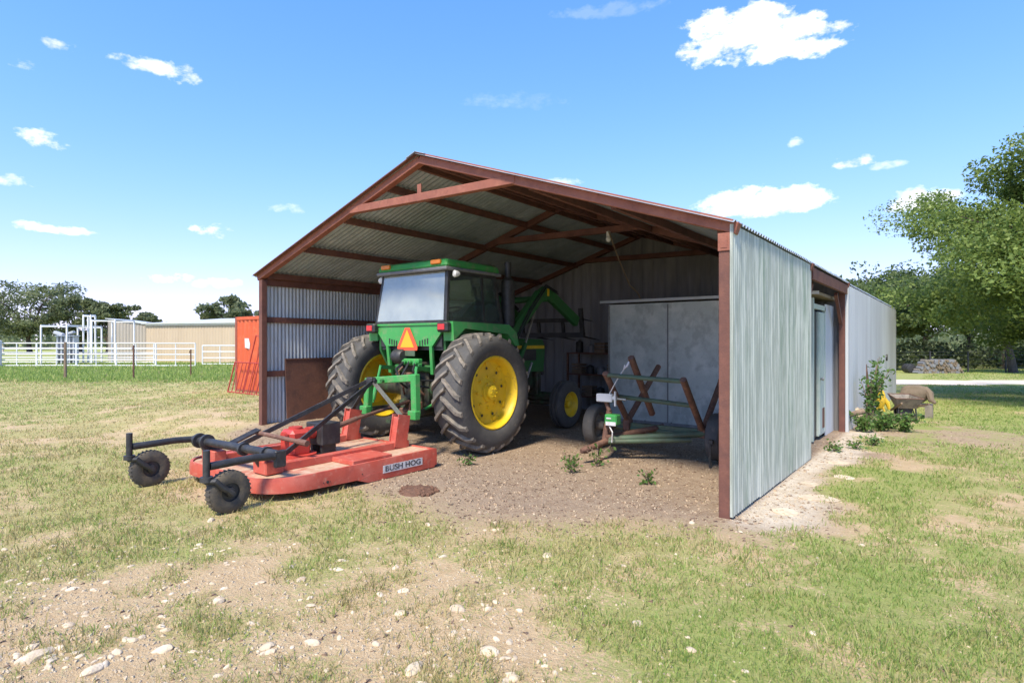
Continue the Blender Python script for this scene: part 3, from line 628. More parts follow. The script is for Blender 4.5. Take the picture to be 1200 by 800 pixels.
# cab
YB, YF, XC = -.34, .86, .765
tp('rear_panel', B().prism([(-.72, -.36, 1.86), (.72, -.36, 1.86), (.72, -.36, 1.74), (.52, -.36, 1.52), (-.52, -.36, 1.52), (-.72, -.36, 1.74)], (0, .05, 0)).box((0, -.15, 1.85), (1.5, .46, .03)), 'green')
for s in (-1, 1): tp('panel_leg', B().bar((s * .485, -.345, 1.53), (s * .47, -.30, 1.10), .055, .04, up=(0, 1, 0)), 'green')
b = B()
for s in (-1, 1):
    for k in range(4): b.box((s * (.26 + .055 * k), -.364, 1.56 + .012 * k), (.018, .012, .085))
tag(tp('vent_slot', b, 'black'), kind='stuff')
sg = tp('slow_vehicle_sign', B().prism([(-.215, -.375, 1.455), (.215, -.375, 1.455), (.225, -.375, 1.50), (.05, -.375, 1.80), (-.05, -.375, 1.80), (-.225, -.375, 1.50)], (0, -.006, 0)), 'smv_r')
B().prism([(-.15, -.383, 1.50), (.15, -.383, 1.50), (0, -.383, 1.77)], (0, -.004, 0)).obj('sign_centre', M['smv_o'], sg)
tp('sign_bracket', B().box((.05, -.37, 1.42), (.22, .02, .11), bev=.005), 'green_pipe')
for s in (-1, 1):
    h = tp('tail_light', B().box((s * .80, -.40, 1.80), (.21, .12, .15), bev=.025), 'black')
    B().box((s * .80, -.465, 1.80), (.135, .012, .085), bev=.005).obj('lens', M['redlens'], h)
    tp('fender', B().prism([(s * .74, -.36, 1.88), (s * .74, .95, 1.86), (s * .74, 1.15, 1.74), (s * .74, 1.22, 1.52), (s * .74, 1.12, 1.52), (s * .74, .92, 1.71), (s * .74, -.1, 1.78), (s * .74, -.34, 1.60)], (s * .20, 0, 0)), 'green')
    tp('fender_wall', B().prism([(s * .70, -.32, 1.86), (s * .70, 1.16, 1.84), (s * .70, 1.16, .95), (s * .70, .7, .80), (s * .70, .0, .95), (s * .70, -.30, 1.45)], (s * .04, 0, 0)), 'green_dk')
ZT, ZBm = 2.66, 1.88
yb1, yb0, yf1, yf0 = YB + .10, YB, YF - .04, YF + .10
P4 = {}
for s in (-1, 1):
    tp('rear_pillar', B().bar((s * XC, yb0 + .02, ZBm), (s * (XC - .06), yb1 + .02, ZT), .055, .055, up=(0, 1, 0), bev=.006), 'black')
    tp('front_pillar', B().bar((s * XC, yf0, ZBm), (s * (XC - .06), yf1, ZT), .05, .06, up=(0, 1, 0)).bar((s * (XC + .005), .52, ZBm), (s * (XC - .055), .52, ZT), .03, .05, up=(0, 1, 0)), 'black')
    tp('lower_rail', B().bar((s * XC, yb0, ZBm - .01), (s * XC, yf0, ZBm - .01), .06, .06), 'black')
    tp('upper_rail', B().bar((s * (XC - .055), yb1, ZT - .01), (s * (XC - .055), yf1, ZT - .01), .06, .11), 'black')
tp('rear_sill', B().bar((-XC, yb0, ZBm), (XC, yb0, ZBm), .05, .05).bar((-XC + .06, yb1, ZT), (XC - .06, yb1, ZT), .05, .06), 'black')
def quad(name, pts, m):
    b = B(); c = sum((Vector(p) for p in pts), Vector()) / 4; n = (Vector(pts[1]) - Vector(pts[0])).cross(Vector(pts[2]) - Vector(pts[0])).normalized()
    b.prism(pts, n * .006); return tp(name, b, m)
quad('rear_window', [(-XC + .03, yb0 - .004, ZBm + .02), (XC - .03, yb0 - .004, ZBm + .02), (XC - .09, yb1 - .004, ZT - .03), (-XC + .09, yb1 - .004, ZT - .03)], 'glass_rear')
for s in (-1, 1):
    quad('side_window', [(s * (XC + .012), yb0 + .05, ZBm + .02), (s * (XC + .012), yf0 - .03, ZBm + .02), (s * (XC - .045), yf1 - .03, ZT - .06), (s * (XC - .045), yb1 + .05, ZT - .06)], 'glass_side')
quad('windscreen', [(-XC + .03, yf0, ZBm + .02), (XC - .03, yf0, ZBm + .02), (XC - .09, yf1, ZT - .03), (-XC + .09, yf1, ZT - .03)], 'glass_side')
tp('roof_trim', B().box((0, .31, 2.665), (1.56, 1.30, .05), bev=.012), 'galv_dark')
tp('cab_roof', B().box((0, .31, 2.75), (1.54, 1.28, .125), bev=.03, taper=(.96, .94)), 'green')
for s in (-1, 1):
    tp('amber_light', B().box((s * .56, -.325, 2.765), (.20, .045, .065), bev=.01), 'amber')
    tp('work_light', B().lathe([(0, -.02), (.04, -.018), (.055, 0), (.045, .05), (.02, .08), (0, .08)], (s * .82, -.20, 2.585), (s * .5, 1, 0), 18), 'lampglass')
tp('cab_floor', B().box((0, .26, 1.50), (1.36, 1.1, .08)).box((0, -.30, 1.68), (1.36, .03, .34)), 'black')
st_ = tp('seat', B().box((0, .12, 1.80), (.50, .46, .14), bev=.04), 'blackplastic'); B().box((0, -.12, 2.06), (.50, .12, .46), (R(-8), 0, 0), bev=.04).obj('backrest', M['blackplastic'], st_)
tp('steering_wheel', B().cyl((0, .72, 1.6), (0, .56, 2.08), .025, n=8).lathe([(.2, -.015), (.215, 0), (.2, .015), (.185, 0)], (0, .55, 2.1), (0, -.35, 1), 24, close=True), 'blackplastic')
tp('dashboard', B().box((0, .86, 1.80), (.62, .16, .40), bev=.04), 'blackplastic')
# bonnet, engine side, grille, stacks
tp('bonnet', B().prism([(-.36, 1.02, 1.05), (-.40, 1.02, 1.52), (-.33, 1.02, 1.66), (.33, 1.02, 1.66), (.40, 1.02, 1.52), (.36, 1.02, 1.05)], (0, 1.75, -.03)), 'green_dk')
tp('bonnet_stripe', B().box((.405, 1.90, 1.485), (.01, 1.66, .06)).box((-.405, 1.90, 1.485), (.01, 1.66, .06)), 'yellow')
tp('side_screen', B().box((.40, 1.86, 1.34), (.02, 1.2, .2)).box((-.40, 1.86, 1.34), (.02, 1.2, .2)), 'black')
tp('engine', B().box((0, 1.85, .86), (.50, 1.5, .40), bev=.04).box((.30, 1.7, .92), (.14, .8, .2), bev=.03).cyl((.33, 2.2, .7), (.33, 2.2, .95), .06, n=12).cyl((.33, 1.5, .7), (.33, 1.5, .95), .05, n=12).box((0, 2.68, .86), (.66, .16, .62), bev=.03), 'greasy')
tp('grille', B().box((0, 2.79, 1.28), (.70, .06, .66), bev=.02), 'black')
tp('exhaust_stack', B().cyl((.69, 1.24, 1.45), (.69, 1.24, 1.85), .06, n=14).lathe([(.06, 0), (.115, .05), (.115, .80), (.06, .86)], (.69, 1.24, 1.80), (0, 0, 1), 22).cyl((.69, 1.24, 2.6), (.69, 1.24, 2.92), .055, n=14).tube([(.69, 1.24, 1.5), (.6, 1.3, 1.4), (.35, 1.4, 1.36)], .06, 10), 'black')
tp('air_intake', B().cyl((.12, 1.15, 1.6), (.12, 1.15, 2.35), .06, n=14).lathe([(.06, 0), (.13, .03), (.13, .20), (.08, .25), (0, .25)], (.12, 1.15, 2.33), (0, 0, 1), 20), 'black')
tp('step', B().box((.72, 1.12, .50), (.3, .3, .03)).box((.72, 1.12, .82), (.3, .26, .03)).box((.86, 1.12, .66), (.02, .28, .42)), 'green_dk')
# front loader, arms raised
ld = tp('loader_mast', B().bar((.66, 1.42, .55), (.66, 1.32, 1.72), .10, .20, up=(0, 1, 0), bev=.01).bar((-.66, 1.42, .55), (-.66, 1.32, 1.72), .10, .20, up=(0, 1, 0), bev=.01).cyl((-.66, 1.4, .7), (.66, 1.4, .7), .06, n=10), 'green_dk')
for s in (-1, 1):
    arm = tp('loader_arm', B().bar((s * .66, 1.28, 1.62), (s * .66, 2.22, 2.44), .11, .21, up=(0, -.6, 1), bev=.01).prism([(s * .66 - .045, 2.10, 2.46), (s * .66 - .045, 2.34, 2.60), (s * .66 - .045, 2.66, 2.50), (s * .66 - .045, 2.70, 2.28), (s * .66 - .045, 2.40, 2.36), (s * .66 - .045, 2.20, 2.30)], (.09, 0, 0)).bar((s * .66, 2.60, 2.42), (s * .66, 3.50, 1.98), .11, .20, up=(0, .5, 1), bev=.01), 'green_dk')
    B().box((s * .66 + .05 * s, 2.42, 2.49), (.006, .06, .14)).obj('arm_stripe', M['yellow'], arm)
    tp('lift_cylinder', B().cyl((s * .60, 1.42, .85), (s * .60, 1.86, 1.55), .045, n=12), 'green_dk')
    tp('cylinder_rod', B().cyl((s * .60, 1.84, 1.52), (s * .62, 2.20, 2.30), .022, n=10).cyl((s * .74, 1.62, .78), (s * .74, 1.86, 1.22), .02, n=8), 'steel')
    tp('tilt_cylinder', B().cyl((s * .58, 2.6, 2.55), (s * .58, 3.2, 2.26), .035, n=10), 'black')
tp('loader_hose', B().tube([(.72, 1.3, 1.0), (.76, 1.34, 1.6), (.74, 1.8, 2.16), (.74, 2.3, 2.62), (.72, 2.7, 2.52)], .014, 6).tube([(.74, 1.32, 1.0), (.79, 1.36, 1.6), (.77, 1.8, 2.12), (.76, 2.3, 2.58), (.74, 2.7, 2.48)], .014, 6), 'blackplastic')
tp('cross_tube', B().cyl((-.66, 2.45, 2.38), (.66, 2.45, 2.38), .06, n=12), 'green_dk')
fk = tp('bale_fork', B().bar((-.78, 3.60, 1.72), (.78, 3.60, 1.72), .08, .10).bar((-.78, 3.56, 2.02), (.78, 3.56, 2.02), .06, .08).bar((-.74, 3.6, 1.72), (-.74, 3.52, 2.25), .08, .06, up=(0, 1, 0)).bar((.74, 3.6, 1.72), (.74, 3.52, 2.25), .08, .06, up=(0, 1, 0)).bar((-.3, 3.6, 1.72), (-.3, 3.54, 2.06), .06, .05, up=(0, 1, 0)).bar((.3, 3.6, 1.72), (.3, 3.54, 2.06), .06, .05, up=(0, 1, 0)), 'black')
for x in (-.6, .0, .6): B().cyl((x, 3.6, 1.72), (x, 4.55, 1.62), .028, .006, n=8).obj('tine', M['black'], fk)
for x in (-.7, .7): B().cyl((x, 3.55, 2.05), (x, 4.1, 2.0), .02, .006, n=8).obj('tine', M['black'], fk)

# ------------------------------------------------------------------ rotary cutter behind the tractor
CX, CY = 3.38, -1.10
rc = thing('rotary_cutter', 'faded red rotary cutter with two small tail wheels behind the tractor', 'rotary cutter', (CX, CY, 0))
def cp(name, b, m, parent=rc, smooth=35): return b.obj(name, M[m], parent, smooth=smooth)
def zd(y): return .218 + .003 * y
def HH(y): return .185 - .026 * (1.06 - y)          # the skirt lifts clear of the ground towards the tail
hw = .985
out = [(hw, 1.06), (hw, -.70)]
for k in range(9):
    a = R(90 * k / 8); out.append((hw - .40 + .40 * math.cos(a), -.76 - .45 * math.sin(a)))
out += [(-x, y) for x, y in out[::-1]]
b = B(); top = [b.bm.verts.new((x, y, zd(y))) for x, y in out]; b.bm.faces.new(top)
cp('deck_top', b, 'deckdust', smooth=0)
b = B(); n = len(out); H = .20
for k in range(n - 1):
    (x0, y0), (x1, y1) = out[k], out[k + 1]
    sc = .985
    for A, Z0, Z1 in ((1.0, .012, -H),):
        v = [b.bm.verts.new(q) for q in ((x0, y0, zd(y0) + .02), (x1, y1, zd(y1) + .02), (x1 * 1.012, y1 * 1.006, zd(y1) - .035), (x0 * 1.012, y0 * 1.006, zd(y0) - .035), (x1 * 1.012, y1 * 1.006, zd(y1) - HH(y1)), (x0 * 1.012, y0 * 1.006, zd(y0) - HH(y0)))]
        b.bm.faces.new((v[0], v[1], v[2], v[3])); b.bm.faces.new((v[3], v[2], v[4], v[5]))
        v2 = [b.bm.verts.new(q) for q in ((x0 * .97, y0 * .985, zd(y0) + .02), (x1 * .97, y1 * .985, zd(y1) + .02), (x1 * .985, y1 * .99, zd(y1) - HH(y1)), (x0 * .985, y0 * .99, zd(y0) - HH(y0)))]
        b.bm.faces.new((v[0], v[1], v2[1], v2[0])); b.bm.faces.new((v2[0], v2[1], v2[2], v2[3])); b.bm.faces.new((v[5], v[4], v2[2], v2[3]))
bmesh.ops.remove_doubles(b.bm, verts=b.bm.verts, dist=.0005)
sk = cp('side_skirt', b, 'red', smooth=40)
b = B()
for y, r in ((-.55, .016), (-.52, .006), (-.10, .007), (-.60, .006)): b.cyl((hw + .008, y, zd(y) - .095), (hw + .016, y, zd(y) - .095), r, n=10)
tag(b.obj('bolt_hole', M['black'], sk), kind='stuff')
for s in (-1, 1): cp('skid_runner', B().prism([(s * (hw + .014), 1.02, .012), (s * (hw + .014), 1.06, .10), (s * (hw + .014), .0, .10), (s * (hw + .014), -.16, .06), (s * (hw + .014), -.02, .012)], (s * -.03, 0, 0)), 'red')
cp('front_lip', B().bar((-hw, 1.06, .215), (hw, 1.06, .215), .03, .04), 'red')
for s in (-1, 1): cp('deck_rail', B().bar((s * .50, 1.0, zd(1.0) + .045), (s * .50, -1.0, zd(-1) + .045), .11, .088, bev=.006), 'red')
cp('raised_plate', B().box((.73, .10, .245), (.42, .56, .05), None, bev=.004), 'red')
cp('tail_block', B().box((-.50, -1.02, .295), (.30, .14, .14), bev=.01), 'red'); cp('tail_block', B().box((.52, -.94, .295), (.26, .20, .14), bev=.01), 'red')
for s in (-1, 1):
    cp('hitch_bracket', B().box((s * .50 - .055, .88, .44), (.016, .20, .42), (R(-10), 0, 0)).box((s * .50 + .055, .88, .44), (.016, .20, .42), (R(-10), 0, 0)).box((s * .50, .80, .43), (.11, .016, .40), (R(-10), 0, 0)), 'red')
gb = cp('gearbox', B().box((0, -.30, .40), (.27, .27, .32), bev=.04).cyl((0, -.30, .55), (0, -.30, .585), .08, n=16).cyl((0, -.15, .49), (0, -.06, .49), .075, n=14).cyl((0, -.30, .215), (0, -.30, .27), .24, n=20).cyl((.05, -.46, .50), (.05, -.50, .50), .05, n=12), 'redbright')
cp('shaft_shield', B().box((0, .08, .47), (.34, .27, .27), bev=.012).bar((-.1, .08, .22), (-.1, .08, .36), .04, .2, up=(0, 1, 0)).bar((.1, .08, .22), (.1, .08, .36), .04, .2, up=(0, 1, 0)), 'black')
cp('driveshaft', B().cyl((0, .20, .50), (-.05, .62, .58), .035, n=10).cyl((-.05, .62, .58), (-.28, 1.75, .70), .026, n=10), 'rust_pipe')
ap = (-.12, .92, 1.06)
cp('a_frame_leg', B().bar((-.50, .90, .64), (ap[0] - .03, ap[1], ap[2]), .016, .065, up=(0, 1, 0)), 'black')
cp('a_frame_leg', B().bar((.50, .90, .64), (ap[0] + .03, ap[1], ap[2]), .016, .065, up=(0, 1, 0)), 'steel')
cp('apex_pin', B().cyl((ap[0] - .10, ap[1], ap[2]), (ap[0] + .10, ap[1], ap[2]), .028, n=10).box((ap[0], ap[1], ap[2]), (.12, .10, .10), bev=.015), 'black')
cp('brace_strap', B().bar((ap[0] - .05, ap[1], ap[2]), (-.48, -.82, .34), .022, .055), 'black')
cp('brace_strap', B().bar((ap[0] + .05, ap[1], ap[2]), (.44, -.80, .32), .022, .055), 'black')
cp('cross_rod', B().cyl((-.40, -.62, .53), (.55, -.50, .47), .026, n=10).cyl((.40, -.52, .48), (.55, -.50, .47), .036, n=10), 'rust_pipe')
cp('tail_strut', B().bar((-.30, -.60, .56), (-.10, -1.08, .455), .07, .02, up=(0, .6, 1)), 'black')
ZTb = .455
cp('tail_tube', B().cyl((-.84, -1.10, ZTb), (.84, -1.02, ZTb + .01), .044, n=16).cyl((.62, -1.03, ZTb), (.66, -1.03, ZTb), .07, n=16).cyl((.20, -1.05, ZTb), (.24, -1.05, ZTb), .07, n=16).cyl((-.72, -1.09, ZTb), (-.68, -1.09, ZTb), .085, n=18).cyl((-.56, -1.08, ZTb), (-.52, -1.08, ZTb), .085, n=18).box((.84, -1.0, .42), (.05, .12, .17), bev=.01), 'black')
cp('mounting_lug', B().bar((-.58, -1.08, .455), (-.50, -.99, .30), .03, .16), 'black'); cp('mounting_lug', B().bar((.50, -1.04, .455), (.50, -.95, .30), .03, .16), 'black')
for s, y1 in ((1, -1.72), (-1, -1.76)):
    x = s * .84; py = y1
    cp('wheel_arm', B().tube([(x, -1.06, ZTb), (x, -1.3, ZTb + .015), (x, py + .03, ZTb + .005)], .037, 14), 'black')
    fkk = cp('caster_fork', B().cyl((x, py, .33), (x, py, .61), .031, n=14).cyl((x, py, .325), (x, py, .37), .055, n=14).tube([(x - .01, py + .0, .32), (x + .075, py + .05, .33), (x + .085, py + .11, .26), (x + .085, py + .20, .19)], .027, 8).tube([(x - .01, py + .0, .32), (x - .085, py + .05, .33), (x - .085, py + .11, .26), (x - .085, py + .20, .19)], .024, 8).cyl((x - .10, py + .20, .19), (x + .105, py + .20, .19), .022, n=10), 'black')
    tw = B().lathe([(.085, .05), (.12, .06), (.17, .055), (.192, .042), (.197, .02), (.197, -.02), (.192, -.042), (.17, -.055), (.12, -.06), (.085, -.05)], (0, 0, 0), (1, 0, 0), 30).obj('tail_wheel', M['tyre_mud'], rc, (x, py + .20, .197), (0, 0, 0))
    B().lathe([(.10, .045), (.09, .03), (.045, .03), (.04, .06), (.025, .065), (0, .065)], (0, 0, 0), (1, 0, 0), 20).lathe([(.10, -.045), (.045, -.03), (.03, -.06), (0, -.06)], (0, 0, 0), (1, 0, 0), 20).obj('hub', M['black'], tw)
    b = B()
    for k in range(30):
        a = 2 * math.pi * k / 30; c = Vector((0, .197 * math.cos(a), .197 * math.sin(a))); b.box(c, (.088, .012, .008), (a - math.pi / 2, 0, 0))
    b.obj('tread', M['tyre_mud'], tw)
# maker's name on the skirt
dl = B().box((hw + .0165, .50, .122), (.003, .62, .088)).obj('decal', M['decal'], rc)
def text(name, body, size, m, parent, mw):
    cu = bpy.data.curves.new(name, 'FONT'); cu.body = body; cu.size = size; cu.align_x = 'CENTER'; cu.align_y = 'CENTER'; cu.extrude = .0008; cu.offset = .0018
    t = bpy.data.objects.new(name, cu); COL.objects.link(t)
    bpy.context.view_layer.update(); me = bpy.data.meshes.new_from_object(t.evaluated_get(bpy.context.evaluated_depsgraph_get()))
    bpy.data.objects.remove(t); me.materials.clear(); me.materials.append(m); o = link(name, me, parent); o.matrix_local = mw; return o
mw = Matrix(((0, 0, 1, hw + .019), (1, 0, 0, .50), (0, 1, 0, .122), (0, 0, 0, 1))) @ Matrix.Scale(1.28, 4, (1, 0, 0))
tag(text('lettering', 'BUSH HOG', .088, M['ink'], dl, mw), kind='stuff')
# quick hitch frame carried by the lower links
tp('hitch_frame', B().bar((-.10, -1.02, 1.02), (.88, -1.02, 1.10), .09, .10, bev=.012).bar((.86, -1.02, 1.15), (.88, -1.02, .58), .10, .10, up=(0, 1, 0), bev=.012).bar((-.10, -1.02, 1.06), (-.14, -1.02, .58), .10, .10, up=(0, 1, 0), bev=.012).box((.88, -1.06, .60), (.15, .10, .12), bev=.01).box((-.14, -1.06, .60), (.15, .10, .12), bev=.01), 'green')
# ------------------------------------------------------------------ bale cradle trailer
tl = thing('cradle_trailer', 'small rusty pipe cradle trailer with a hand winch on its tongue', 'trailer', (6.23, 2.42, .03))
def lp(name, b, m, parent=tl): return b.obj(name, M[m], parent)
for s, nm in ((-1, 0), (1, 0)):
    w = B().lathe([(.19, .07), (.215, .085), (.27, .092), (.295, .08), (.308, .055), (.312, 0), (.308, -.055), (.295, -.08), (.27, -.092), (.215, -.085), (.19, -.07)], (0, 0, 0), (1, 0, 0), 36).obj('wheel_tyre', M['tyre'], tl, (s * .91, 0, .312))
    B().lathe([(.20, .07), (.19, .06), (.17, .0), (.12, -.02), (.06, -.01), (.055, .05), (0, .05)], (0, 0, 0), (s, 0, 0), 28).lathe([(.20, -.075), (.185, -.06), (.17, -.0)], (0, 0, 0), (s, 0, 0), 28).cyl((-s * .14, 0, 0), (-s * .01, 0, 0), .06, .075, 14).obj('rim', M['wood_grey'], w)
lp('axle', B().cyl((-.80, 0, .31), (.80, 0, .31), .035, n=10).bar((-.74, .02, .36), (.74, .02, .36), .07, .06), 'green_pipe')
lp('tongue', B().cyl((-.46, -1.08, .15), (-.34, -.62, .24), .042, n=12).cyl((-.46, -1.08, .15), (-.49, -1.17, .135), .055, .03, n=10), 'rust_pipe')
lp('frame_pipe', B().cyl((-.38, -.70, .24), (.74, -.02, .34), .045, n=12), 'green_pipe')
lp('frame_pipe', B().cyl((-.40, -.74, .21), (.60, -.16, .26), .032, n=12), 'green_pipe')
lp('frame_pipe', B().cyl((-.38, -.72, .26), (.10, .10, .36), .042, n=12), 'rust_pipe')
lp('frame_pipe', B().cyl((-.38, -.70, .24), (-.62, -.02, .34), .042, n=12), 'rust_pipe')
VX = {-1: (-.40, .42, -.72, 1.14, 1.05, 1.17), 1: (.70, .36, -.76, 1.10, .86, 1.13)}
for s, (x, zb_, ya, za, yd, zd_) in VX.items():
    lp('cradle_post', B().cyl((x, .0, zb_), (x + .02, ya, za), .043, n=12), 'rust_pipe')
    lp('cradle_post', B().cyl((x, .0, zb_), (x + .02, yd, zd_), .043, n=12), 'rust_pipe')
    lp('post_foot', B().box((x, 0, .36), (.10, .14, .16), bev=.01), 'rust_pipe')
lp('cross_bar', B().cyl((-.38, -.70, 1.115), (.72, -.74, 1.075), .030, n=10), 'green_pipe')
lp('cross_bar', B().cyl((-.40, -.36, .80), (.71, -.38, .74), .030, n=10), 'green_pipe')
lp('boom', B().cyl((.0, -.05, .55), (-.02, -.68, 1.36), .045, n=12).cyl((-.02, -.05, .53), (-.07, -.02, .60), .012, n=6), 'rust_pipe')
lp('winch_post', B().cyl((-.40, -.70, .22), (-.36, -.64, .62), .042, n=12).cyl((-.36, -.64, .62), (-.42, -.62, .74), .03, n=10), 'rust_pipe')
wn = lp('hand_winch', B().box((-.41, -.66, .80), (.24, .10, .11), bev=.01).cyl((-.52, -.66, .80), (-.24, -.66, .80), .035, n=12).box((-.24, -.70, .80), (.02, .03, .20)), 'white_blue')
B().cyl((-.31, -.66, .80), (-.10, -.66, .79), .014, n=8).obj('handle', M['steel'], wn)
gx_ = lp('winch_box', B().box((-.28, -.70, .52), (.18, .14, .14), bev=.015), 'green'); B().box((-.27, -.774, .47), (.15, .006, .05)).box((-.30, -.774, .54), (.07, .006, .02)).obj('decal', M['decal'], gx_)
lp('winch_cable', B().tube([(-.36, -.67, .83), (-.20, -.70, 1.08), (-.03, -.72, 1.30)], .006, 6).tube([(-.32, -.74, .45), (-.24, -.78, .36), (-.26, -.76, .22)], .009, 6), 'decal')
lp('hook', B().tube([(-.03, -.72, 1.30), (-.05, -.74, 1.24), (-.09, -.74, 1.21), (-.08, -.74, 1.26)], .012, 6), 'white')
lp('jack_leg', B().cyl((-.40, -.80, .20), (-.42, -.84, -.01), .022, n=8).box((-.42, -.84, -.012), (.10, .09, .012)), 'rust_pipe')
lp('safety_stand', B().cyl((.93, -.38, .30), (.93, -.40, -.02), .016, n=8).box((.93, -.37, .30), (.06, .05, .05)), 'black')

# ------------------------------------------------------------------ things to the right of the shed
# wheelbarrow
bx, by = at(8.35, 12.3); bz = G(bx, by)
wb = thing('wheelbarrow', 'old grey brown wheelbarrow parked by the far corner of the shed wall', 'wheelbarrow', (bx, by, bz), R(20)); wb.scale = (.70, .72, .74)
b = B(); top = [(-.36, -.42, .66), (.36, -.42, .66), (.30, .55, .72), (-.30, .55, .72)]; bot = [(-.24, -.24, .38), (.24, -.24, .38), (.18, .30, .40), (-.18, .30, .40)]
tv = [b.bm.verts.new(p) for p in top]; bv = [b.bm.verts.new(p) for p in bot]; ti = [b.bm.verts.new((p[0] * .94, p[1] * .94, p[2] - .004)) for p in top]; bi = [b.bm.verts.new((p[0] * .94, p[1] * .94, p[2] + .02)) for p in bot]
for k in range(4):
    j = (k + 1) % 4; b.bm.faces.new((tv[k], tv[j], bv[j], bv[k])); b.bm.faces.new((ti[j], ti[k], bi[k], bi[j])); b.bm.faces.new((tv[k], ti[k], ti[j], tv[j]))
b.bm.faces.new(bv[::-1]); b.bm.faces.new(bi); tray = b.obj('tray', M['wood_grey'], wb, smooth=0)
B().tube([(-.36, -.42, .67), (.36, -.42, .67), (.30, .55, .73), (-.30, .55, .73), (-.36, -.42, .67)], .014, 6).obj('tray_rim', M['rust_pipe'], tray)
for s in (-1, 1):
    B().bar((s * .14, .78, .22), (s * .34, -.85, .58), .045, .045).obj('handle', M['wood'], wb)
    B().bar((s * .22, -.18, .42), (s * .24, -.26, .0), .03, .03).bar((s * .24, -.26, .02), (s * .20, .02, .36), .022, .022).obj('leg', M['black'], wb)
B().bar((-.24, -.25, .12), (.24, -.25, .12), .02, .02).box((0, .05, .30), (.30, .4, .14)).obj('underframe', M['black'], wb)
B().lathe([(.10, .03), (.17, .045), (.20, .03), (.205, 0), (.20, -.03), (.17, -.045), (.10, -.03)], (0, .70, .205), (1, 0, 0), 24).obj('wheel', M['tyre'], wb)
# sacking bundle behind it
sx_, sy_ = at(9.1, 13.1); b = B()
b.sphere((0, 0, .24), .27, 3, (1.05, .8, .9))
for v in b.bm.verts:
    n_ = float(fbm(v.co.x * 2 + 5, v.co.y * 2 + v.co.z * 2, .5, 3)); v.co *= .82 + .36 * n_; v.co.z = max(v.co.z, 0.0) * (1 if v.co.z < .72 else .96)
b.tube([(.20, -.05, .38), (.29, -.10, .26), (.32, -.14, .12), (.40, -.18, .06)], [.06, .08, .06, .03], 8)
tag(b.obj('sacking_bundle', M['burlap'], None, (sx_, sy_, G(sx_, sy_) + .28)), 'rounded brown sacking bundle piled behind the old wheelbarrow', 'bundle')
bb = B(); 
for q in (-.28, .28): bb.box((q, 0, .14), (.14, .5, .30))
bb.box((0, 0, .27), (.7, .45, .05)); tag(bb.obj('timber_stand', M['wood_grey'], None, (sx_, sy_, G(sx_, sy_))), 'low grey timber stand under the sacking bundle', 'stand')
# yellow hopper
hx, hy = at(7.42, 11.7); hz = G(hx, hy)
yh = thing('yellow_hopper', 'small yellow plastic hopper on yellow legs leaning beside the wheelbarrow', 'hopper', (hx, hy, hz), R(25)); yh.scale = (.72, .72, .85)
b = B().lathe([(.0, .34), (.06, .36), (.12, .48), (.135, .62), (.11, .72), (.08, .78), (.07, .80), (0, .80)], (0, 0, 0), (.06, 0, 1), 16); b.obj('body', M['plastic_yellow'], yh)
B().tube([(.08, -.03, .66), (.20, -.05, .50), (.24, -.05, .36)], [.05, .06, .035], 8).obj('spout', M['plastic_yellow'], yh)
B().tube([(-.04, 0, .80), (-.03, 0, .90), (.06, 0, .90), (.08, 0, .80)], .022, 8).obj('handle', M['wood'], yh)
for x, y in ((-.12, -.1), (.16, -.1), (.02, .14)): B().cyl((x * .5, y * .5, .42), (x * 1.2, y * 1.2, 0), .025, n=8).obj('leg', M['plastic_yellow'], yh)
# boards leaning on the wall and blocks at its foot
for k, (X, d, h, tilt, m_, lb) in enumerate(((7.75, 12.55, .80, .28, 'wood', 'short brown board leaning at the far end of the grey wall'), (7.95, 12.75, .95, -.22, 'rust_pipe', 'dark red post leaning outward beside the wheelbarrow tray'), (8.02, 12.6, .62, .55, 'wood_grey', 'low grey stick leaning at a steep slant by the wheelbarrow'))):
    x, y = at(X, d); z = G(x, y); tag(B().bar((0, 0, 0), (-.3 * abs(tilt) - .05, tilt * .8, h * 1.25), .09, .035, up=(1, 0, 0)).obj('leaning_board', M[m_], None, (x, y, z)), lb, 'board')
for k, (X, d, lb) in enumerate(((6.95, 11.45, 'pale broken block among the weeds nearest the yellow hopper'), (6.55, 11.6, 'pinkish flat block half hidden under the leafy plant'))):
    x, y = at(X, d); b = B().box((0, 0, .12), (.42, .22, .22), (.1, .15, .4 + k), bev=.02); tag(b.obj('stone_block', M['rock'], None, (x, y, G(x, y) + .1)), lb, 'block')
x, y = at(5.98, 10.75); tag(B().cyl((-.25, .1, .12), (.45, .35, .36), .05, n=10).obj('log', M['wood'], None, (x, y, G(x, y))), 'short dark log lying against the foot of the grey wall', 'log')

# leaf helpers
def leaves(name, pts, size, mt, parent, seed, aspect=.55, up=.5, jit=.35):
    rs = np.random.RandomState(seed); n = len(pts); nr = rs.normal(size=(n, 3)); nr[:, 2] += up; nr /= np.linalg.norm(nr, axis=1)[:, None]
    a = rs.normal(size=(n, 3)); t = np.cross(nr, a); t /= np.linalg.norm(t, axis=1)[:, None]; bt = np.cross(nr, t); sz = size * (1 + jit * rs.uniform(-1, 1, (n, 1)))
    t = t * sz; bt = bt * sz * aspect
    co = np.stack([pts - t * .5, pts + bt * .5 - nr * sz * .08, pts + t * .5, pts - bt * .5 - nr * sz * .08], 1)
    return link(name, npmesh(name, co, np.arange(n * 4).reshape(n, 4), M[mt]), parent)

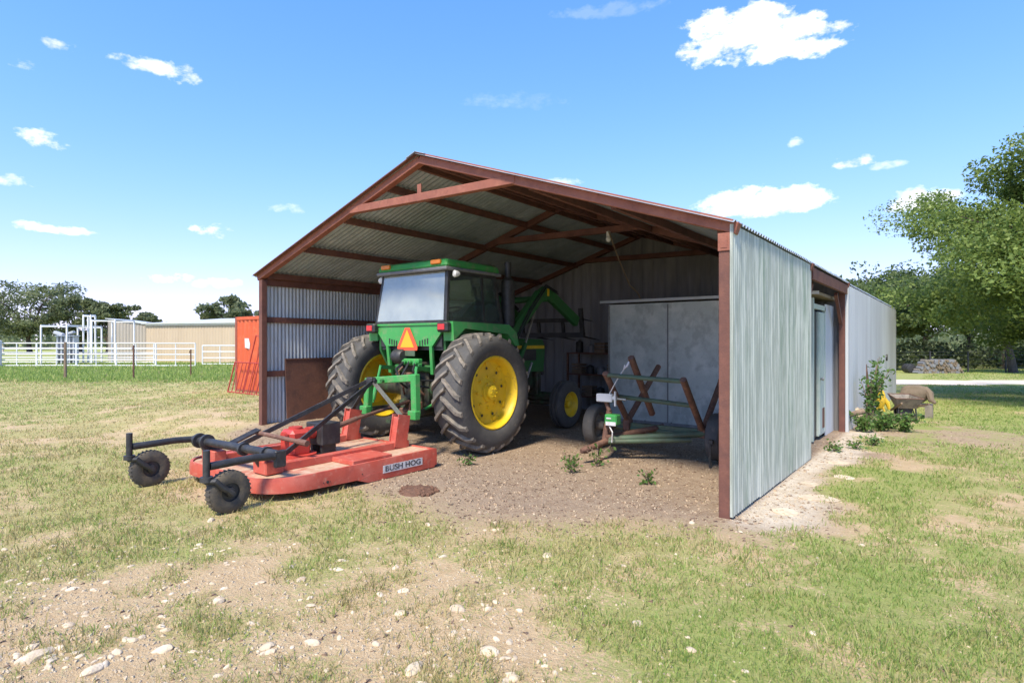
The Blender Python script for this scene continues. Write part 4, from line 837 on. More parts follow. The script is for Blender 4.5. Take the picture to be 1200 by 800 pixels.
def tree(label, cat_name, X, d, h, rad, seed, nl, ls, mt, trunk_h=.28, tr_r=.3, group=None, crown_c=None, flat=.5, ncl=120, spread=.16, low=.0, nlimb=7):
    rs = np.random.RandomState(seed); x, y = at(X, d); z = G(x, y)
    t = thing(cat_name, label, 'tree', (x, y, z), 0, group)
    b = B(); th = h * trunk_h; lean = rs.uniform(-.08, .08, 2) * h
    pts = [Vector((0, 0, -.2)), Vector((lean[0] * .3, lean[1] * .3, th * .5)), Vector((lean[0] * .6, lean[1] * .6, th))]
    b.tube(pts, [tr_r * 1.35, tr_r * .95, tr_r * .8], 10)
    cz = h * (.5 + trunk_h * .35 + low); rz_ = h - cz
    ends = []
    for k in range(nlimb):
        a = 2 * math.pi * (k + rs.uniform(-.3, .3)) / nlimb; q = rs.uniform(.45, .85); el = rs.uniform(.1, 1.0)
        e = Vector((math.cos(a) * rad * q, math.sin(a) * rad * q, cz + rz_ * (el - .35) * .9))
        mid = pts[2].lerp(e, .5) + Vector((0, 0, rs.uniform(.0, .12) * h)); p0 = pts[2] + Vector((0, 0, -rs.uniform(0, .25) * th))
        b.tube([p0, p0.lerp(mid, .5) + Vector((0, 0, -.02 * h)), mid, mid.lerp(e, .6), e], [tr_r * .5, tr_r * .38, tr_r * .28, tr_r * .16, tr_r * .05], 7)
        for j in range(4):
            s = mid.lerp(e, rs.uniform(0, .9)); dv = Vector(rs.normal(size=3)); dv.z = abs(dv.z) * .7; f = s + dv.normalized() * rad * rs.uniform(.2, .42)
            b.tube([s, s.lerp(f, .5) + Vector((0, 0, .02 * h)), f], [tr_r * .14, tr_r * .09, tr_r * .03], 5); ends.append(np.array(f))
        ends.append(np.array(e))
    b.obj('trunk', M['bark'], t)
    cl = []
    while len(cl) < ncl:
        v = rs.normal(size=3); v /= np.linalg.norm(v); r = rs.uniform(.5, 1) ** .5
        lump = .70 + .42 * float(fbm(v[0] * 2 + seed, v[1] * 2 + v[2] * 1.7, .9, seed % 50, 2))
        p = np.array([v[0] * rad, v[1] * rad, v[2] * rz_ * (1 if v[2] > 0 else flat)]) * r * lump; p[2] += cz
        for j in range(6):      # a bough is a flat pad of leaf clusters
            o_ = rs.normal(size=3) * rad * np.array([.11, .11, .045]); cl.append(p + o_)
    cl = np.array(cl + ends); wts = rs.uniform(.4, 1.6, len(cl)); wts /= wts.sum(); sizes = rad * spread * rs.uniform(.6, 1.4, len(cl))
    ci = rs.choice(len(cl), nl, p=wts); off = rs.normal(size=(nl, 3)); off *= (rs.uniform(0, 1, (nl, 1)) ** .4) / np.linalg.norm(off, axis=1)[:, None]
    off[:, 2] *= .62
    P = cl[ci] + off * sizes[ci][:, None] * 1.35
    P = P[P[:, 2] > h * .09]
    leaves('crown', P, ls, mt, t, seed + 1, up=.9, jit=.5)
    return t
# near live oak on the right
tree('large live oak with spreading crown at the right edge beside the lawn', 'live_oak_tree', 17.4, 16.6, 7.7, 5.6, 21, 165000, .105, 'leaf_oak', .2, .42, None, ncl=330, spread=.115, flat=1.0, low=-.04, nlimb=9)
tree('live oak leaning in from the right with hanging outer twigs', 'live_oak_tree', 19.8, 15.5, 9.0, 5.0, 5, 75000, .11, 'leaf_oak', .22, .36, None, ncl=260, spread=.095, flat=.5, low=.06, nlimb=9)
# woodland on the right
wl = [(23, 44, 7.5, 4.5), (29, 46, 8.0, 5.0), (33.4, 38.5, 7.0, 4.6), (40, 47, 9, 5.5), (46, 46, 8.5, 5.2), (27, 54, 8, 5.5), (36, 56, 9.5, 6), (45, 57, 10, 6), (54, 52, 9, 6), (33, 66, 9.5, 7), (48, 68, 11, 7.5), (62, 62, 11, 7.5)]
for i, (X, d, h, r_) in enumerate(wl): tree('shady tree in the oak woodland beyond the lawn fence', 'oak_tree', X, d, h, r_, 60 + i, 9000, .34, 'leaf_wood', .30, .22, 'oaks in the woodland beyond the lawn', ncl=90, spread=.15, flat=.7)
rs = np.random.RandomState(14); P = []
for k in range(150):
    X, d = rs.uniform(20, 70), rs.uniform(43, 60); x, y = at(X, d); v = rs.normal(size=(120, 3)); v /= np.linalg.norm(v, axis=1)[:, None]; v *= rs.uniform(.3, 1, (120, 1)) ** .4; h = rs.uniform(1.2, 2.6)
    P.append(v * np.array([1.9, 1.9, h * .55]) + np.array([x, y, G(x, y) + h * .5]))
o = leaves('undergrowth', np.concatenate(P), .34, 'leaf_under', None, 6, .7); tag(o, 'dense shrubby undergrowth below the woodland oaks', kind='stuff')
# trees behind the pens on the left
for i, (X, d, h, r_, lb) in enumerate(((-70, 84, 11.0, 6.4, 'tallest rounded oak behind the white pens at the left'), (-83, 86, 9.0, 6.2, 'wide dark oak at the far left edge behind the pens'), (-63.5, 85, 8.8, 4.3, 'middle oak with a ragged crown behind the cattle chute'), (-58.6, 84, 8.9, 3.3, 'thin crowned oak with open branches left of the barn'), (-58.4, 93, 6.4, 3.0, 'small oak just left of the tan barn roof'), (-31.2, 64, 6.9, 3.2, 'oak rising over the tan barn roof beside the shed'), (-27.2, 67, 6.6, 3.0, 'oak partly hidden behind the left shed post'))):
    tree(lb, 'oak_tree', X, d, h, r_, 100 + i * 3, 9000, .40, 'leaf_far', .22, .30, 'oaks behind the cattle pens', ncl=130 if i != 3 else 42, spread=.15, flat=.9)
# distant scrub closing the horizon
rs = np.random.RandomState(11); P = []
for k in range(420):
    a = rs.uniform(-2.0, 2.0); D = rs.uniform(150, 330); X, d = D * math.sin(a), D * math.cos(a); x, y = at(X, d); z = G(x, y); h = rs.uniform(3.5, 6.5)
    if d < 30: continue
    v = rs.normal(size=(170, 3)); v /= np.linalg.norm(v, axis=1)[:, None]; v *= rs.uniform(.4, 1, (170, 1)) ** .4; P.append(v * np.array([6, 6, h * .55]) + np.array([x, y, z + h * .45]))
o = leaves('distant_scrub', np.concatenate(P), 1.4, 'leaf_far', None, 5, .8); tag(o, 'low line of distant green scrub on the horizon', kind='stuff')

# fence, log pile and clutter at the wood edge
fx = thing('wire_fence', 'dark post and wire fence along the far edge of the lawn', 'fence', (0, 0, 0))
fp = [at(20.5 + k * 2.6, 39 + .05 * k) for k in range(14)]
for k, (x, y) in enumerate(fp): B().cyl((x, y, G(x, y) - .1), (x, y, G(x, y) + 1.45), .05, n=8).obj('post', M['black'], fx)
for zz in (.3, .6, .9, 1.2, 1.4): B().tube([(x, y, G(x, y) + zz) for x, y in fp], .012, 4).obj('wire', M['black'], fx)
x0, y0 = at(27.7, 37.6); z0 = G(x0, y0); lg = thing('woodpile', 'stacked pile of cut firewood at the edge of the woodland', 'woodpile', (x0, y0, z0), math.atan2(SN, CS))
rs = np.random.RandomState(8); lm = [B().cyl((0, -.25, 0), (0, .25, 0), .075 + .012 * k, n=7).mesh('log', M[('wood_grey', 'burlap', 'wood_grey', 'galv_dark')[k]]) for k in range(4)]
for row in range(6):
    for k in range(17 - row):
        o = link('log', lm[rs.randint(4)], lg, ((k - 8 + .5 * row) * .175 + rs.uniform(-.02, .02), rs.uniform(-.06, .06), .08 + row * .15)); o.rotation_euler = (0, rs.uniform(0, 3), rs.uniform(-.1, .1))
x, y = at(26.2, 38.2); z = G(x, y); tk = thing('steel_drum', 'round black steel drum lying end-on under the trees beside the woodpile', 'drum', (x, y, z), math.atan2(SN, CS)); tk.scale = (.7, .7, .7)
B().lathe([(0, -.45), (.36, -.45), (.42, -.42), (.42, -.15), (.435, -.14), (.42, -.13), (.42, .42), (.36, .45), (0, .45)], (0, 0, .45), (0, 1, 0), 24).obj('drum_body', M['black'], tk)
x, y = at(24.4, 40.5); z = G(x, y); sh_ = thing('rusty_hopper', 'rust red metal hopper standing in the shade behind the wire fence', 'hopper', (x, y, z), math.atan2(SN, CS))
B().box((0, 0, .85), (1.4, .9, .6), bev=.03).prism([(-.6, -.4, .56), (.6, -.4, .56), (.2, -.1, .2), (-.2, -.1, .2)], (0, .6, 0)).obj('hopper_body', M['rust_pipe'], sh_)
for a, c in ((-.6, -.4), (.6, -.4), (-.6, .4), (.6, .4)): B().cyl((a, c, 0), (a, c, .6), .03, n=6).obj('leg', M['black'], sh_)

# ------------------------------------------------------------------ orange container and red gate panels
kx, ky = -9.16, 4.23; kz = -.10
kt = thing('shipping_container', 'orange corrugated steel shipping container standing left of the shed', 'container', (kx, ky, kz))
CWd, CL_, CH = 2.44, 6.06, 2.50
def trap(name, w, z0, z1, n, amp):
    co = []; p = w / n
    for i in range(n):
        for a, h in ((0, 0), (.30, 0), (.45, 1), (.80, 1), (.95, 0)): co += [((i + a) * p, h * amp, z0), ((i + a) * p, h * amp, z1)]
    co += [(w, 0, z0), (w, 0, z1)]; m_ = len(co) // 2
    return npmesh(name, co, [(2 * i, 2 * i + 2, 2 * i + 3, 2 * i + 1) for i in range(m_ - 1)], M['orange'])
link('end_wall', trap('end_wall', CWd - .16, .14, CH - .1, 9, .04), kt, (.08, .02, 0))
link('end_wall', trap('end_wall', CWd - .16, .14, CH - .1, 9, .04), kt, (.08, CL_ - .03, 0))
for u in (.035, CWd - .045): link('side_wall', trap('side_wall', CL_ - .2, .14, CH - .1, 22, .036), kt, (u, .1, 0), (0, 0, R(90)))
for u in (.05, CWd - .05):
    for v in (.05, CL_ - .05): B().box((u, v, CH / 2), (.11, .11, CH), bev=.01).obj('corner_post', M['orange_edge'], kt)
    B().box((u, CL_ / 2, CH - .05), (.09, CL_ - .2, .09)).box((u, CL_ / 2, .08), (.09, CL_ - .2, .14)).obj('side_beam', M['orange_edge'], kt)
for v in (.05, CL_ - .05): B().box((CWd / 2, v - .004, CH - .05), (CWd - .2, .09, .10)).obj('end_beam', M['orange'], kt); B().box((CWd / 2, v - .004, .08), (CWd - .2, .09, .14)).obj('end_beam', M['orange_edge'], kt)
B().box((CWd / 2, CL_ / 2, CH - .01), (CWd - .1, CL_ - .1, .02)).obj('container_roof', M['orange'], kt)
B().prism([(.62, .013, 1.50), (.90, .013, 1.46), (.93, .013, 1.62), (.85, .013, 1.80), (.60, .013, 1.80)], (0, -.006, 0)).obj('notice', M['decal'], kt)
def redgate(label, loc, w, h, tilt, nr, ry=0):
    g_ = thing('tube_gate', label, 'gate', loc); g_.rotation_euler = (R(-tilt), R(ry), 0)
    B().tube([(0, 0, .02), (w, 0, .02), (w, 0, h), (0, 0, h), (0, 0, .02)], .022, 8).obj('gate_frame', M['gate_red'], g_)
    for k in range(nr): B().cyl((w * (k + 1) / (nr + 1), 0, .02), (w * (k + 1) / (nr + 1), 0, h), .016, n=6).obj('rail', M['gate_red'], g_)
redgate('low red tube gate leaning against the orange container end', (kx + .35, ky - .42, G(kx + .4, ky - .4)), 2.2, .98, 14, 8, 0)
redgate('tall narrow red tube gate leaning behind the low red gate', (kx + 1.05, ky - .30, G(kx + 1, ky - .3) - .02), 1.5, 1.9, 6, 3, 14)

# ------------------------------------------------------------------ tan barn and white pens
def W2(X, d, z): x, y = at(X, d); return (x, y, z)
bx0, by0 = at(-31.6, 50); brot = math.atan2(SN, CS) - math.atan2(3, 9.3)
bn = thing('tan_barn', 'long tan metal barn with a pale roof behind the white pens', 'barn', (bx0, by0, G(bx0, by0)), brot)
sd_ = corr_mesh('siding_sheet', .92, 0, 3.2, .31, .03, 'tan', rib=True)
for i in range(17): link('siding_sheet', sd_, bn, (i * .92, .003 * (i % 2), 0))
sd2 = corr_mesh('siding_sheet', .92, 0, 3.35, .31, .03, 'tan', rib=True)
for i in range(9): link('siding_sheet', sd2, bn, (15.64, i * .92, 0), (0, 0, R(90))); link('siding_sheet', sd2, bn, (0, i * .92, 0), (0, 0, R(90)))
B().box((7.9, -.04, 3.15), (15.9, .06, .16)).obj('eave_trim', M['tan_roof'], bn)
B().bar((7.82, -.25, 3.24), (7.82, 8.6, 4.0), 16.2, .05, up=(0, 0, 1)).obj('barn_roof', M['tan_roof'], bn)
B().box((7.9, .12, .06), (15.8, .1, .12)).obj('base_trim', M['tan_grey'], bn)
ln = thing('lean_to', 'tan lean-to painted in shaded grey with a sloping roof at the left end of the barn', 'lean-to', (*at(-31.7, 50.25), G(*at(-31.7, 50.25))), math.atan2(SN, CS) + R(8))  # grey siding colours in the shade on the barn's left face
for i in range(4):
    me = corr_mesh('siding_sheet', .78, 0, 1, .26, .03, 'tan_grey', ztop=(lambda x, i=i: 3.62 - (3.12 - i * .78 - x) * 0 - .145 * (3.12 - (3.12 - (i * .78 + x)))), rib=True); link('siding_sheet', me, ln, (-3.12 + i * .78, 0, 0), None)
    for v in me.vertices:
        if v.co.z > .5: v.co.z = 3.62 - .14 * (i * .78 + v.co.x)
B().bar((-3.3, 2.4, 3.70), (.05, 2.4, 3.24), 5.0, .06).obj('lean_to_roof', M['tan_roof'], ln)
B().box((-3.10, 2.4, 1.8), (.06, 4.8, 3.55)).obj('end_wall', M['tan_grey'], ln)

def panel(label, X, d, w, h, rails, n_up, group, rz=0, m_='white'):
    x, y = at(X, d); p = thing('livestock_fence', label, 'fence panel', (x, y, G(x, y)), math.atan2(SN, CS) + rz, group)
    for k in range(n_up + 1): B().cyl((w * k / n_up, 0, 0 if k in (0, n_up) else .08), (w * k / n_up, 0, h), .045 if k in (0, n_up) else .034, n=8).obj('upright', M[m_], p)
    for k in range(rails): z = .10 + (h - .13) * k / (rails - 1); B().cyl((.03, -.004 * k, z), (w - .03, -.004 * k, z), .038, n=8).obj('rail', M[m_], p)
    return p
p0 = panel('white pipe livestock panel at the left edge of the front row of pens', -37.0, 38.6, 2.62, 1.62, 5, 2, 'front row panels of the cattle pens')
for k in range(1, 6):
    q = dup(p0); q.location = (*at(-37.0 + k * 2.65, 38.6), G(*at(-37.0 + k * 2.65, 38.6)))
    q['label'] = ('', 'second white pipe livestock panel from the left edge of the pens', 'white livestock panel behind the wooden post in the green strip', 'white livestock panel just left of the thin dark steel post', 'white livestock panel just right of the thin dark steel post', 'last full height white panel at the right end of the front row')[k]
q0 = panel('thinner white livestock panel set back in front of the tan barn', -22.2, 41.5, 2.5, 1.45, 4, 2, 'back row panels before the barn')
for k in (1,):
    q = dup(q0); q['label'] = 'thinner white livestock panel next to the framed gate before the barn'; q.location = (*at(-22.2 + k * 2.55, 41.5), G(*at(-22.2 + k * 2.55, 41.5)))
r0 = panel('leftmost white panel in the middle row of the pens', -40, 45, 3.0, 1.6, 5, 1, 'middle row panels of the pens')
for k in range(1, 4): q = dup(r0); q['label'] = ('', 'white middle row panel beneath the low pipe arch', 'white middle row panel behind the blue white chute', 'white middle row panel nearest the tan barn')[k]; q.location = (*at(-40 + k * 3.05, 45), G(*at(-40 + k * 3.05, 45)))
gt = panel('white framed gate at the right end of the pens beside the container', -18.9, 40.0, 1.25, 1.45, 3, 1, None); gt.name = 'pen_gate'; gt['category'] = 'gate'
def arch(label, X, d, w, h, dep, extra=()):
    x, y = at(X, d); a = thing('pipe_arch', label, 'pipe frame', (x, y, G(x, y)), math.atan2(SN, CS))
    for u in (0, w):
        for v in (0, dep): B().box((u, v, h / 2), (.09, .09, h)).obj('upright', M['white'], a)
    for v in (0, dep): B().box((w / 2, v, h + .04), (w + .09, .09, .08)).obj('top_rail', M['white'], a)
    for u in (0, w): B().box((u, dep / 2, h + .122), (.07, dep + .05, .08)).obj('top_rail', M['white'], a)
    return a
arch('low white pipe arch frame over the pens on the left', -34.6, 42.5, 1.9, 2.78, 3.6)
arch('tall narrow white pipe frame at the cattle chute', -32.6, 44.0, .55, 3.6, .5)
arch('wide white pipe arch between the chute and the barn', -31.6, 43.5, 1.75, 3.20, 2.2)
x, y = at(-33.4, 43.3); ch = thing('cattle_chute', 'blue white steel cattle chute standing in the pens', 'cattle chute', (x, y, G(x, y)), math.atan2(SN, CS))
for u in (-.45, -.15, .15, .45, .75): B().box((u, 0, 1.1), (.09, .5, 2.2)).obj('chute_bar', M['white_blue'], ch)
for z in (.4, .8, 1.2, 2.15): B().box((.15, -.02, z), (1.5, .56, .07)).obj('chute_rail', M['white_blue'], ch)
B().box((-.5, 0, 2.32), (.7, .3, .22), (0, .3, 0), bev=.03).box((.4, 0, 2.38), (.5, .3, .16), (0, -.3, 0), bev=.03).obj('chute_top', M['white_blue'], ch)
x, y = at(-34.0, 38.4); tag(B().cyl((0, 0, 0), (0, 0, 1.72), .11, n=12).lathe([(.11, 0), (.14, .02), (0, .08)], (0, 0, 1.72), (0, 0, 1), 12).obj('gate_post', M['white_blue'], None, (x, y, G(x, y))), 'thick blue white gate post in the front row of pens', 'post')
x, y = at(-66, 66); tag(B().box((0, 0, .9), (16, .1, .8)).box((0, 0, 1.45), (16, .14, .08)).obj('board_wall', M['tan_grey'], None, (x, y, G(x, y)), (0, 0, math.atan2(SN, CS))), 'long low pale board wall under the trees at the far left', 'wall')
# round pen posts nearer the photographer
for X, d, h, m_, r_, lb in ((-19.3, 25.0, 1.62, 'wood', .06, 'weathered brown wooden post in the green strip, leftmost'), (-16.35, 25.0, 1.48, 'rust', .04, 'thin dark steel post standing between the wooden post and the barn'), (-15.1, 27.2, 1.30, 'rust', .035, 'short dark steel post nearest the orange container')):
    x, y = at(X, d); tag(B().cyl((0, 0, -.1), (0, 0, h), r_, r_ * .9, 8).box((0, -.02 - r_, h * .9), (.03, .02, .12)).obj('fence_post', M[m_], None, (x, y, G(x, y))), lb, 'post')

# ------------------------------------------------------------------ plants
def stem_plant(name, label, cat, x, y, h, n_st, spread, nl, ls, mt, seed, group=None, base=.15):
    rs = np.random.RandomState(seed); p = thing(name, label, cat, (x, y, G(x, y)), 0, group); b = B(); P = []
    for k in range(n_st):
        a = rs.uniform(0, 6.28); hh = h * rs.uniform(.6, 1); e = Vector((math.cos(a) * spread * rs.uniform(.4, 1), math.sin(a) * spread * rs.uniform(.4, 1), hh))
        m1 = Vector((e.x * .25, e.y * .25, hh * .55)); b.tube([(0, 0, -.03), m1, e], [.012 * h + .004, .008 * h + .003, .003], 5)
        for j in range(nl // n_st):
            t = rs.uniform(base, 1); q = m1.lerp(e, (t - .5) * 2) if t > .5 else Vector((0, 0, 0)).lerp(m1, t * 2); P.append(np.array(q) + rs.normal(size=3) * ls * .9 * np.array([1, 1, .6]))
    b.obj('stem', M['wood'], p); leaves('foliage', np.array(P), ls, mt, p, seed, .6); return p
x, y = WID + .30, 7.7; stem_plant('climbing_plant', 'tall leafy green plant growing up the grey shed wall', 'plant', x, y, 1.40, 8, .34, 520, .08, 'leaf_vine', 4, base=.25)
for k, (dx, dy) in enumerate(((.30, 7.0), (.50, 7.3), (.62, 7.8), (.25, 8.3), (.85, 7.4))): stem_plant('weed_clump', ('low weeds in front of the climbing plant', 'low weeds directly under the climbing plant', 'low weeds between the climbing plant and the yellow hopper', 'low weeds against the grey wall behind the climbing plant', 'low weeds spreading farthest out from the grey wall')[k], 'plant', WID + dx, dy, .34, 9, .28, 300, .07, 'leaf_vine', 20 + k, 'weeds at the foot of the grey wall', .1)
x, y = WID + .25, 4.75
for k in range(3): stem_plant('weed_clump', ('small weeds at the rear edge of the streaked wall panel', 'small weeds just before the pale green door', 'small weeds below the pale green door')[k], 'plant', WID + .2 + .2 * k, 4.3 + .5 * k, .16, 8, .18, 90, .05, 'leaf_vine', 40 + k, 'weeds by the door', .1)
for k, (u, w, h, lb) in enumerate(((4.62, .28, .16, 'small pale green weed at the foot of the near tractor tyre'), (5.98, 1.25, .30, 'tallest green weed under the trailer tongue'), (5.72, 1.0, .20, 'small green weed left of the trailer tongue'), (6.9, .78, .16, 'low green weed on the bare dirt in front of the trailer'), (5.9, .75, .18, 'green weed on the dirt just below the trailer jack'))):
    stem_plant('weed', lb, 'plant', u, w, h, 7, h * .7, 60, .05, 'leaf_vine', 70 + k, None, .1)

# ------------------------------------------------------------------ stones, litter, grass
rs = np.random.RandomState(5); rmesh = []
for k in range(7):
    b = B().sphere((0, 0, 0), 1, 2, (1, rs.uniform(.6, .9), rs.uniform(.38, .6)))
    for v in b.bm.verts:
        q = v.co.copy(); n_ = float(fbm(q.x * 1.3 + k * 7, q.y * 1.3 + q.z * 1.1, .8, k, 3)); v.co = q * (.72 + .56 * n_)
    rmesh.append(b.mesh('rock', M['rock'], 28))
def rock(x, y, s, label, group=None, sink=.25):
    o = link('rock', rmesh[rs.randint(7)], None, (x, y, G(x, y) + s * (.22 - sink)), (rs.uniform(-.25, .25), rs.uniform(-.25, .25), rs.uniform(0, 6.28))); o.scale = (s, s * rs.uniform(.8, 1.1), s * rs.uniform(.75, 1.1)); return tag(o, label, 'rock', group)
def px(pxx, pyy): d = 1.6 * 678 / (pyy - 400); return at((pxx - 600) / 678 * d, d)
for pxx, pyy, s, lb in ((40, 772, .085, 'large flat limestone rock at the lower left corner'), (472, 693, .042, 'upright cream rock in the middle foreground beside another'), (446, 697, .036, 'smaller cream rock just left of the upright cream rock'), (470, 719, .042, 'dark sided rock below the pair of cream rocks'), (536, 715, .055, 'whitish broken rock right of the dark sided rock'), (572, 764, .060, 'pale rounded rock nearest the bottom middle'), (485, 783, .065, 'wide pale rock at the bottom edge left of centre'), (366, 751, .050, 'long low rock lying alone left of the middle foreground'), (641, 653, .045, 'white rock among the grass below the bare dirt'), (502, 616, .055, 'brown flat stone on the bare dirt behind the cutter skirt'), (247, 610, .05, 'pale stone just below the nearer tail wheel'), (1010, 640, .03, 'single small pale stone in the right hand grass'), (110, 786, .07, 'broad whitish rock at the bottom left edge'), (190, 762, .055, 'cluster rock standing above the stony ground at left'), (255, 705, .05, 'cream stone in the middle of the stony patch'), (312, 756, .045, 'knobbly stone on the right of the stony patch'), (747, 731, .04, 'lone pale stone in the right foreground grass'), (953, 744, .032, 'buff stone on the bare patch at lower right')):
    rock(*px(pxx, pyy), s, lb)
n = 0
while n < 278:
    pxx, pyy = rs.uniform(-20, 900), rs.uniform(610, 815)
    x, y = px(pxx, pyy); pr = (.25 + 1.6 * max(0, float(fbm(x, y, .8, 12, 2)) - .45) * 4 if pxx < 600 and pyy > 640 else .22) * (1 if pxx < 640 else .4)
    if rs.rand() > pr: continue
    rock(x, y, rs.choice([.012, .016, .02, .026, .034]), 'small pale limestone stone loose on the stony ground in front', 'loose stones on the stony ground'); n += 1
# gravel, too many to count
base_v = np.array([(1, 0, -.3), (-.5, .87, -.3), (-.5, -.87, -.3), (.55, .3, .55), (-.5, .3, .6), (0, -.6, .5)]); base_f = np.array([(0, 1, 4), (0, 4, 3), (1, 2, 5), (1, 5, 4), (2, 0, 3), (2, 3, 5), (3, 4, 5)])
def scatter_bits(name, x, y, s, m_, seed, flat=.7, label=None):
    rs = np.random.RandomState(seed); n = len(x); a = rs.uniform(0, 6.28, n); c, s_ = np.cos(a), np.sin(a); v = base_v[None] * (1 + .35 * rs.uniform(-1, 1, (n, 6, 3))) * s[:, None, None]
    vx = v[..., 0] * c[:, None] - v[..., 1] * s_[:, None] * .75; vy = v[..., 0] * s_[:, None] + v[..., 1] * c[:, None] * .75; z = gz(x, y)
    co = np.stack([vx + x[:, None], vy + y[:, None], v[..., 2] * flat + z[:, None] + s[:, None] * .1], -1); f = (base_f[None] + (np.arange(n) * 6)[:, None, None]).reshape(-1, 3)
    return tag(link(name, npmesh(name, co, f, M[m_])), label, None, None, 'stuff')
def cand(n, seed, dmin, dmax, k=1.7):
    rs = np.random.RandomState(seed); u = rs.rand(n); d = (dmin ** (2 - k) + u * (dmax ** (2 - k) - dmin ** (2 - k))) ** (1 / (2 - k)) if k != 2 else dmin * (dmax / dmin) ** u
    X = rs.uniform(-1.45, 1.45, n) * d; return (*at(X, d), X, d)
def solid(x, y): return ((x > 4.1) & (x < 7.9) & (y > 4.9)) | ((x > -.1) & (x < 8.1) & (y > 6.7))
x, y, X, d = cand(105000, 1, 2.0, 10); c, g, l, dk, st = masks(x, y); rr = np.random.RandomState(2)
fore = sst(1.5, -1.0, X) * sst(6.2, 3.6, d); keep = (rr.rand(len(x)) < (.10 + .75 * fore + .8 * l + .22 * dk) * (1 - .6 * c)) & ~solid(x, y); x, y = x[keep], y[keep]
scatter_bits('gravel', x, y, .0035 + .014 * rr.rand(len(x)) ** 3.5, 'rock', 3, .7, 'pale limestone gravel scattered over the bare ground')
x, y, X, d = cand(60000, 5, 2.6, 16); c, g, l, dk, st = masks(x, y); keep = (rr.rand(len(x)) < dk * .8 * (1 - .9 * l) + .05 * (1 - c)) & ~solid(x, y); x, y = x[keep], y[keep]
scatter_bits('leaf_litter', x, y, .006 + .022 * rr.rand(len(x)) ** 2, 'litter', 7, .35, 'brown leaf litter and chips on the dirt floor')
x, y, X, d = cand(42000, 9, 4.2, 11, 1.3); c, g, l, dk, st = masks(x, y); keep = (rr.rand(len(x)) < dk * .55) & ~solid(x, y); x, y = x[keep], y[keep]
scatter_bits('dirt_clods', x, y, .006 + .024 * rr.rand(len(x)) ** 3, 'clod', 12, .75, 'crumbled clods of dry dirt on the shed floor')
# earth mound
b = B(); x, y = px(490, 577)
for k in range(60): a = rs.uniform(0, 6.28); r_ = .18 * rs.rand() ** .6; b.sphere((r_ * math.cos(a) * 1.3, r_ * math.sin(a), .05 * (1 - r_ / .2)), rs.uniform(.012, .035), 1)
b.lathe([(.22, -.01), (.15, .03), (.06, .055), (0, .06)], (0, 0, 0), (0, 0, 1), 14); tag(b.obj('ant_mound', M['earth'], None, (x, y, G(x, y))), 'small mound of dark red earth on the dirt near the cutter', 'mound')
# limestone slabs along the right wall
sl = [(8.36, .55, .17), (8.52, 1.25, .22), (8.32, 1.9, .14), (8.6, 2.5, .16), (8.4, 3.4, .17), (8.5, 6.3, .26)]
for k, (u, w, s) in enumerate(sl):
    b = B(); pts = []; n_ = 9
    for j in range(n_): a = 2 * math.pi * j / n_; q = s * rs.uniform(.6, 1.05); pts.append((q * math.cos(a), q * math.sin(a) * .8, -.04))
    b.prism(pts, (0, 0, .042)); tag(b.obj('flat_stone', M['rock'], None, (u, w, G(u, w) + .004), (rs.uniform(-.04, .04), rs.uniform(-.04, .04), rs.uniform(0, 6)), smooth=0), ('flat limestone slab nearest the front corner post of the right wall', 'biggest flat limestone slab beside the front half of the right wall', 'small flat limestone slab tight against the right wall', 'flat limestone slab farther out from the middle of the right wall', 'flat limestone slab by the rear end of the front wall panel', 'flat limestone slab in front of the leafy plant and weeds')[k], 'flat stone', 'limestone slabs along the right wall')

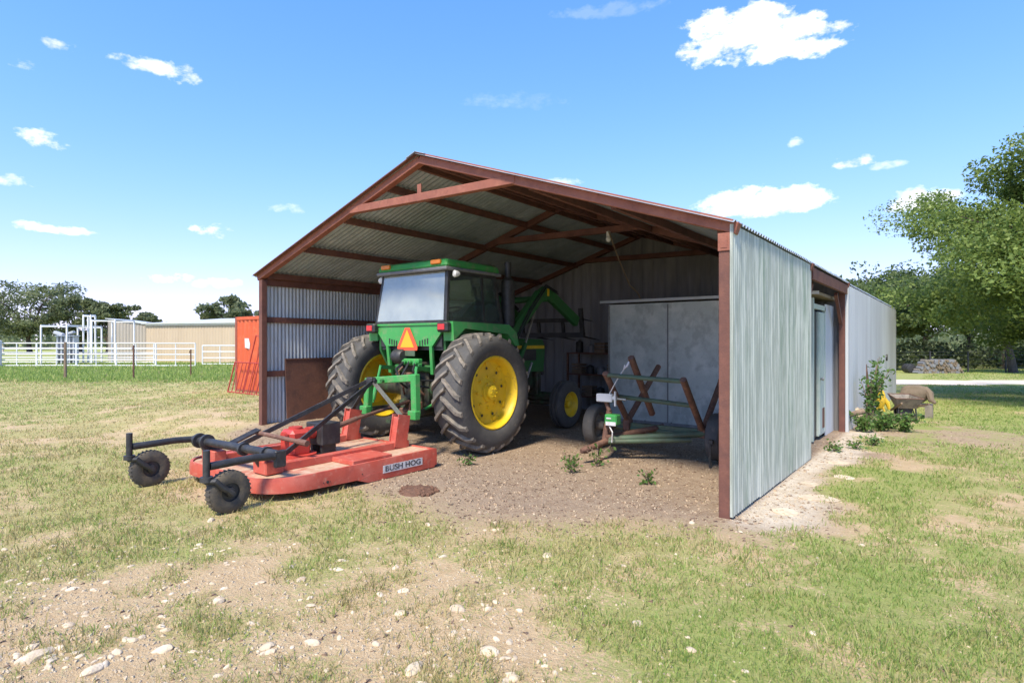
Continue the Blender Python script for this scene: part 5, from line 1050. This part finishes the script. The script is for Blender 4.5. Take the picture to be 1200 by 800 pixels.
def grass(name, mt, n, seed, dmin, dmax, dry, label, k=1.75, hs=1.0):
    x, y, X, d = cand(n, seed, dmin, dmax, k); rr = np.random.RandomState(seed + 1)
    c, g, l, dk, st = masks(x, y); gg = (1 - g) if dry else g
    fine = fbm(x, y, .32, 21, 2); dens = np.clip(c * 1.25 - .12 + (fine - .5) * 2.0 + (.35 if hs > 1 else 0), 0, 1) * np.clip(gg * 1.5 - .15 + .35 * (fine - .4), 0.03, 1)
    keep = (rr.rand(len(x)) < dens) & (dk < .55) & (l < .75) & ~solid(x, y) & ~((x > -.2) & (x < 8.2) & (y > 0)) & ~((X > 4) & (np.abs(d - (27.5 - .05 * (X - 12))) < 2.3))
    # nothing grows through the cutter's deck
    keep &= ~((np.abs(x - 3.38) < 1.0) & (y > -2.2) & (y < 0))
    x, y, d, st, c, fine = x[keep], y[keep], d[keep], st[keep], c[keep], fine[keep]; n = len(x); B_ = 3
    x = np.repeat(x, B_) + rr.normal(size=n * B_) * np.repeat(.010 + .0022 * d, B_); y = np.repeat(y, B_) + rr.normal(size=n * B_) * np.repeat(.010 + .0022 * d, B_); d = np.repeat(d, B_); st = np.repeat(st, B_); fine = np.repeat(fine, B_); n = len(x)
    h = hs * (.012 + .034 * rr.rand(n) ** 1.6) * (.75 + .7 * fine) * (1 + .012 * d) + .15 * st * rr.rand(n); wd = (.0009 + .00048 * d) * rr.uniform(.7, 1.3, n) * (1 + .3 * st); a = rr.uniform(0, 6.28, n); z = gz(x, y) - .004
    la = rr.uniform(0, 6.28, n); ln_ = h * rr.uniform(.2, 1.1, n) * (1 - .5 * st); ca_, sa = np.cos(a) * wd, np.sin(a) * wd; lx, ly = np.cos(la) * ln_, np.sin(la) * ln_
    co = np.stack([np.stack([x - ca_, y - sa, z], -1), np.stack([x + ca_, y + sa, z], -1), np.stack([x + lx * .4 + ca_ * .8, y + ly * .4 + sa * .8, z + h * .62], -1), np.stack([x + lx * .4 - ca_ * .8, y + ly * .4 - sa * .8, z + h * .62], -1), np.stack([x + lx, y + ly, z + h], -1)], 1)
    i = (np.arange(n) * 5)[:, None]; f = np.concatenate([i + [0, 1, 2], i + [0, 2, 3], i + [3, 2, 4]], 0)
    return tag(link(name, npmesh(name, co, f, M[mt])), label, None, None, 'stuff')
grass('green_grass', 'grass_green', 190000, 31, 1.7, 46, False, 'short green grass growing in patches')
grass('dry_grass', 'grass_dry', 170000, 33, 1.7, 46, True, 'short dry straw coloured grass')
grass('weedy_tufts', 'weed_dry', 9000, 37, 2.3, 9, True, 'scattered taller dull weeds and dry tufts', 1.6, 1.9)
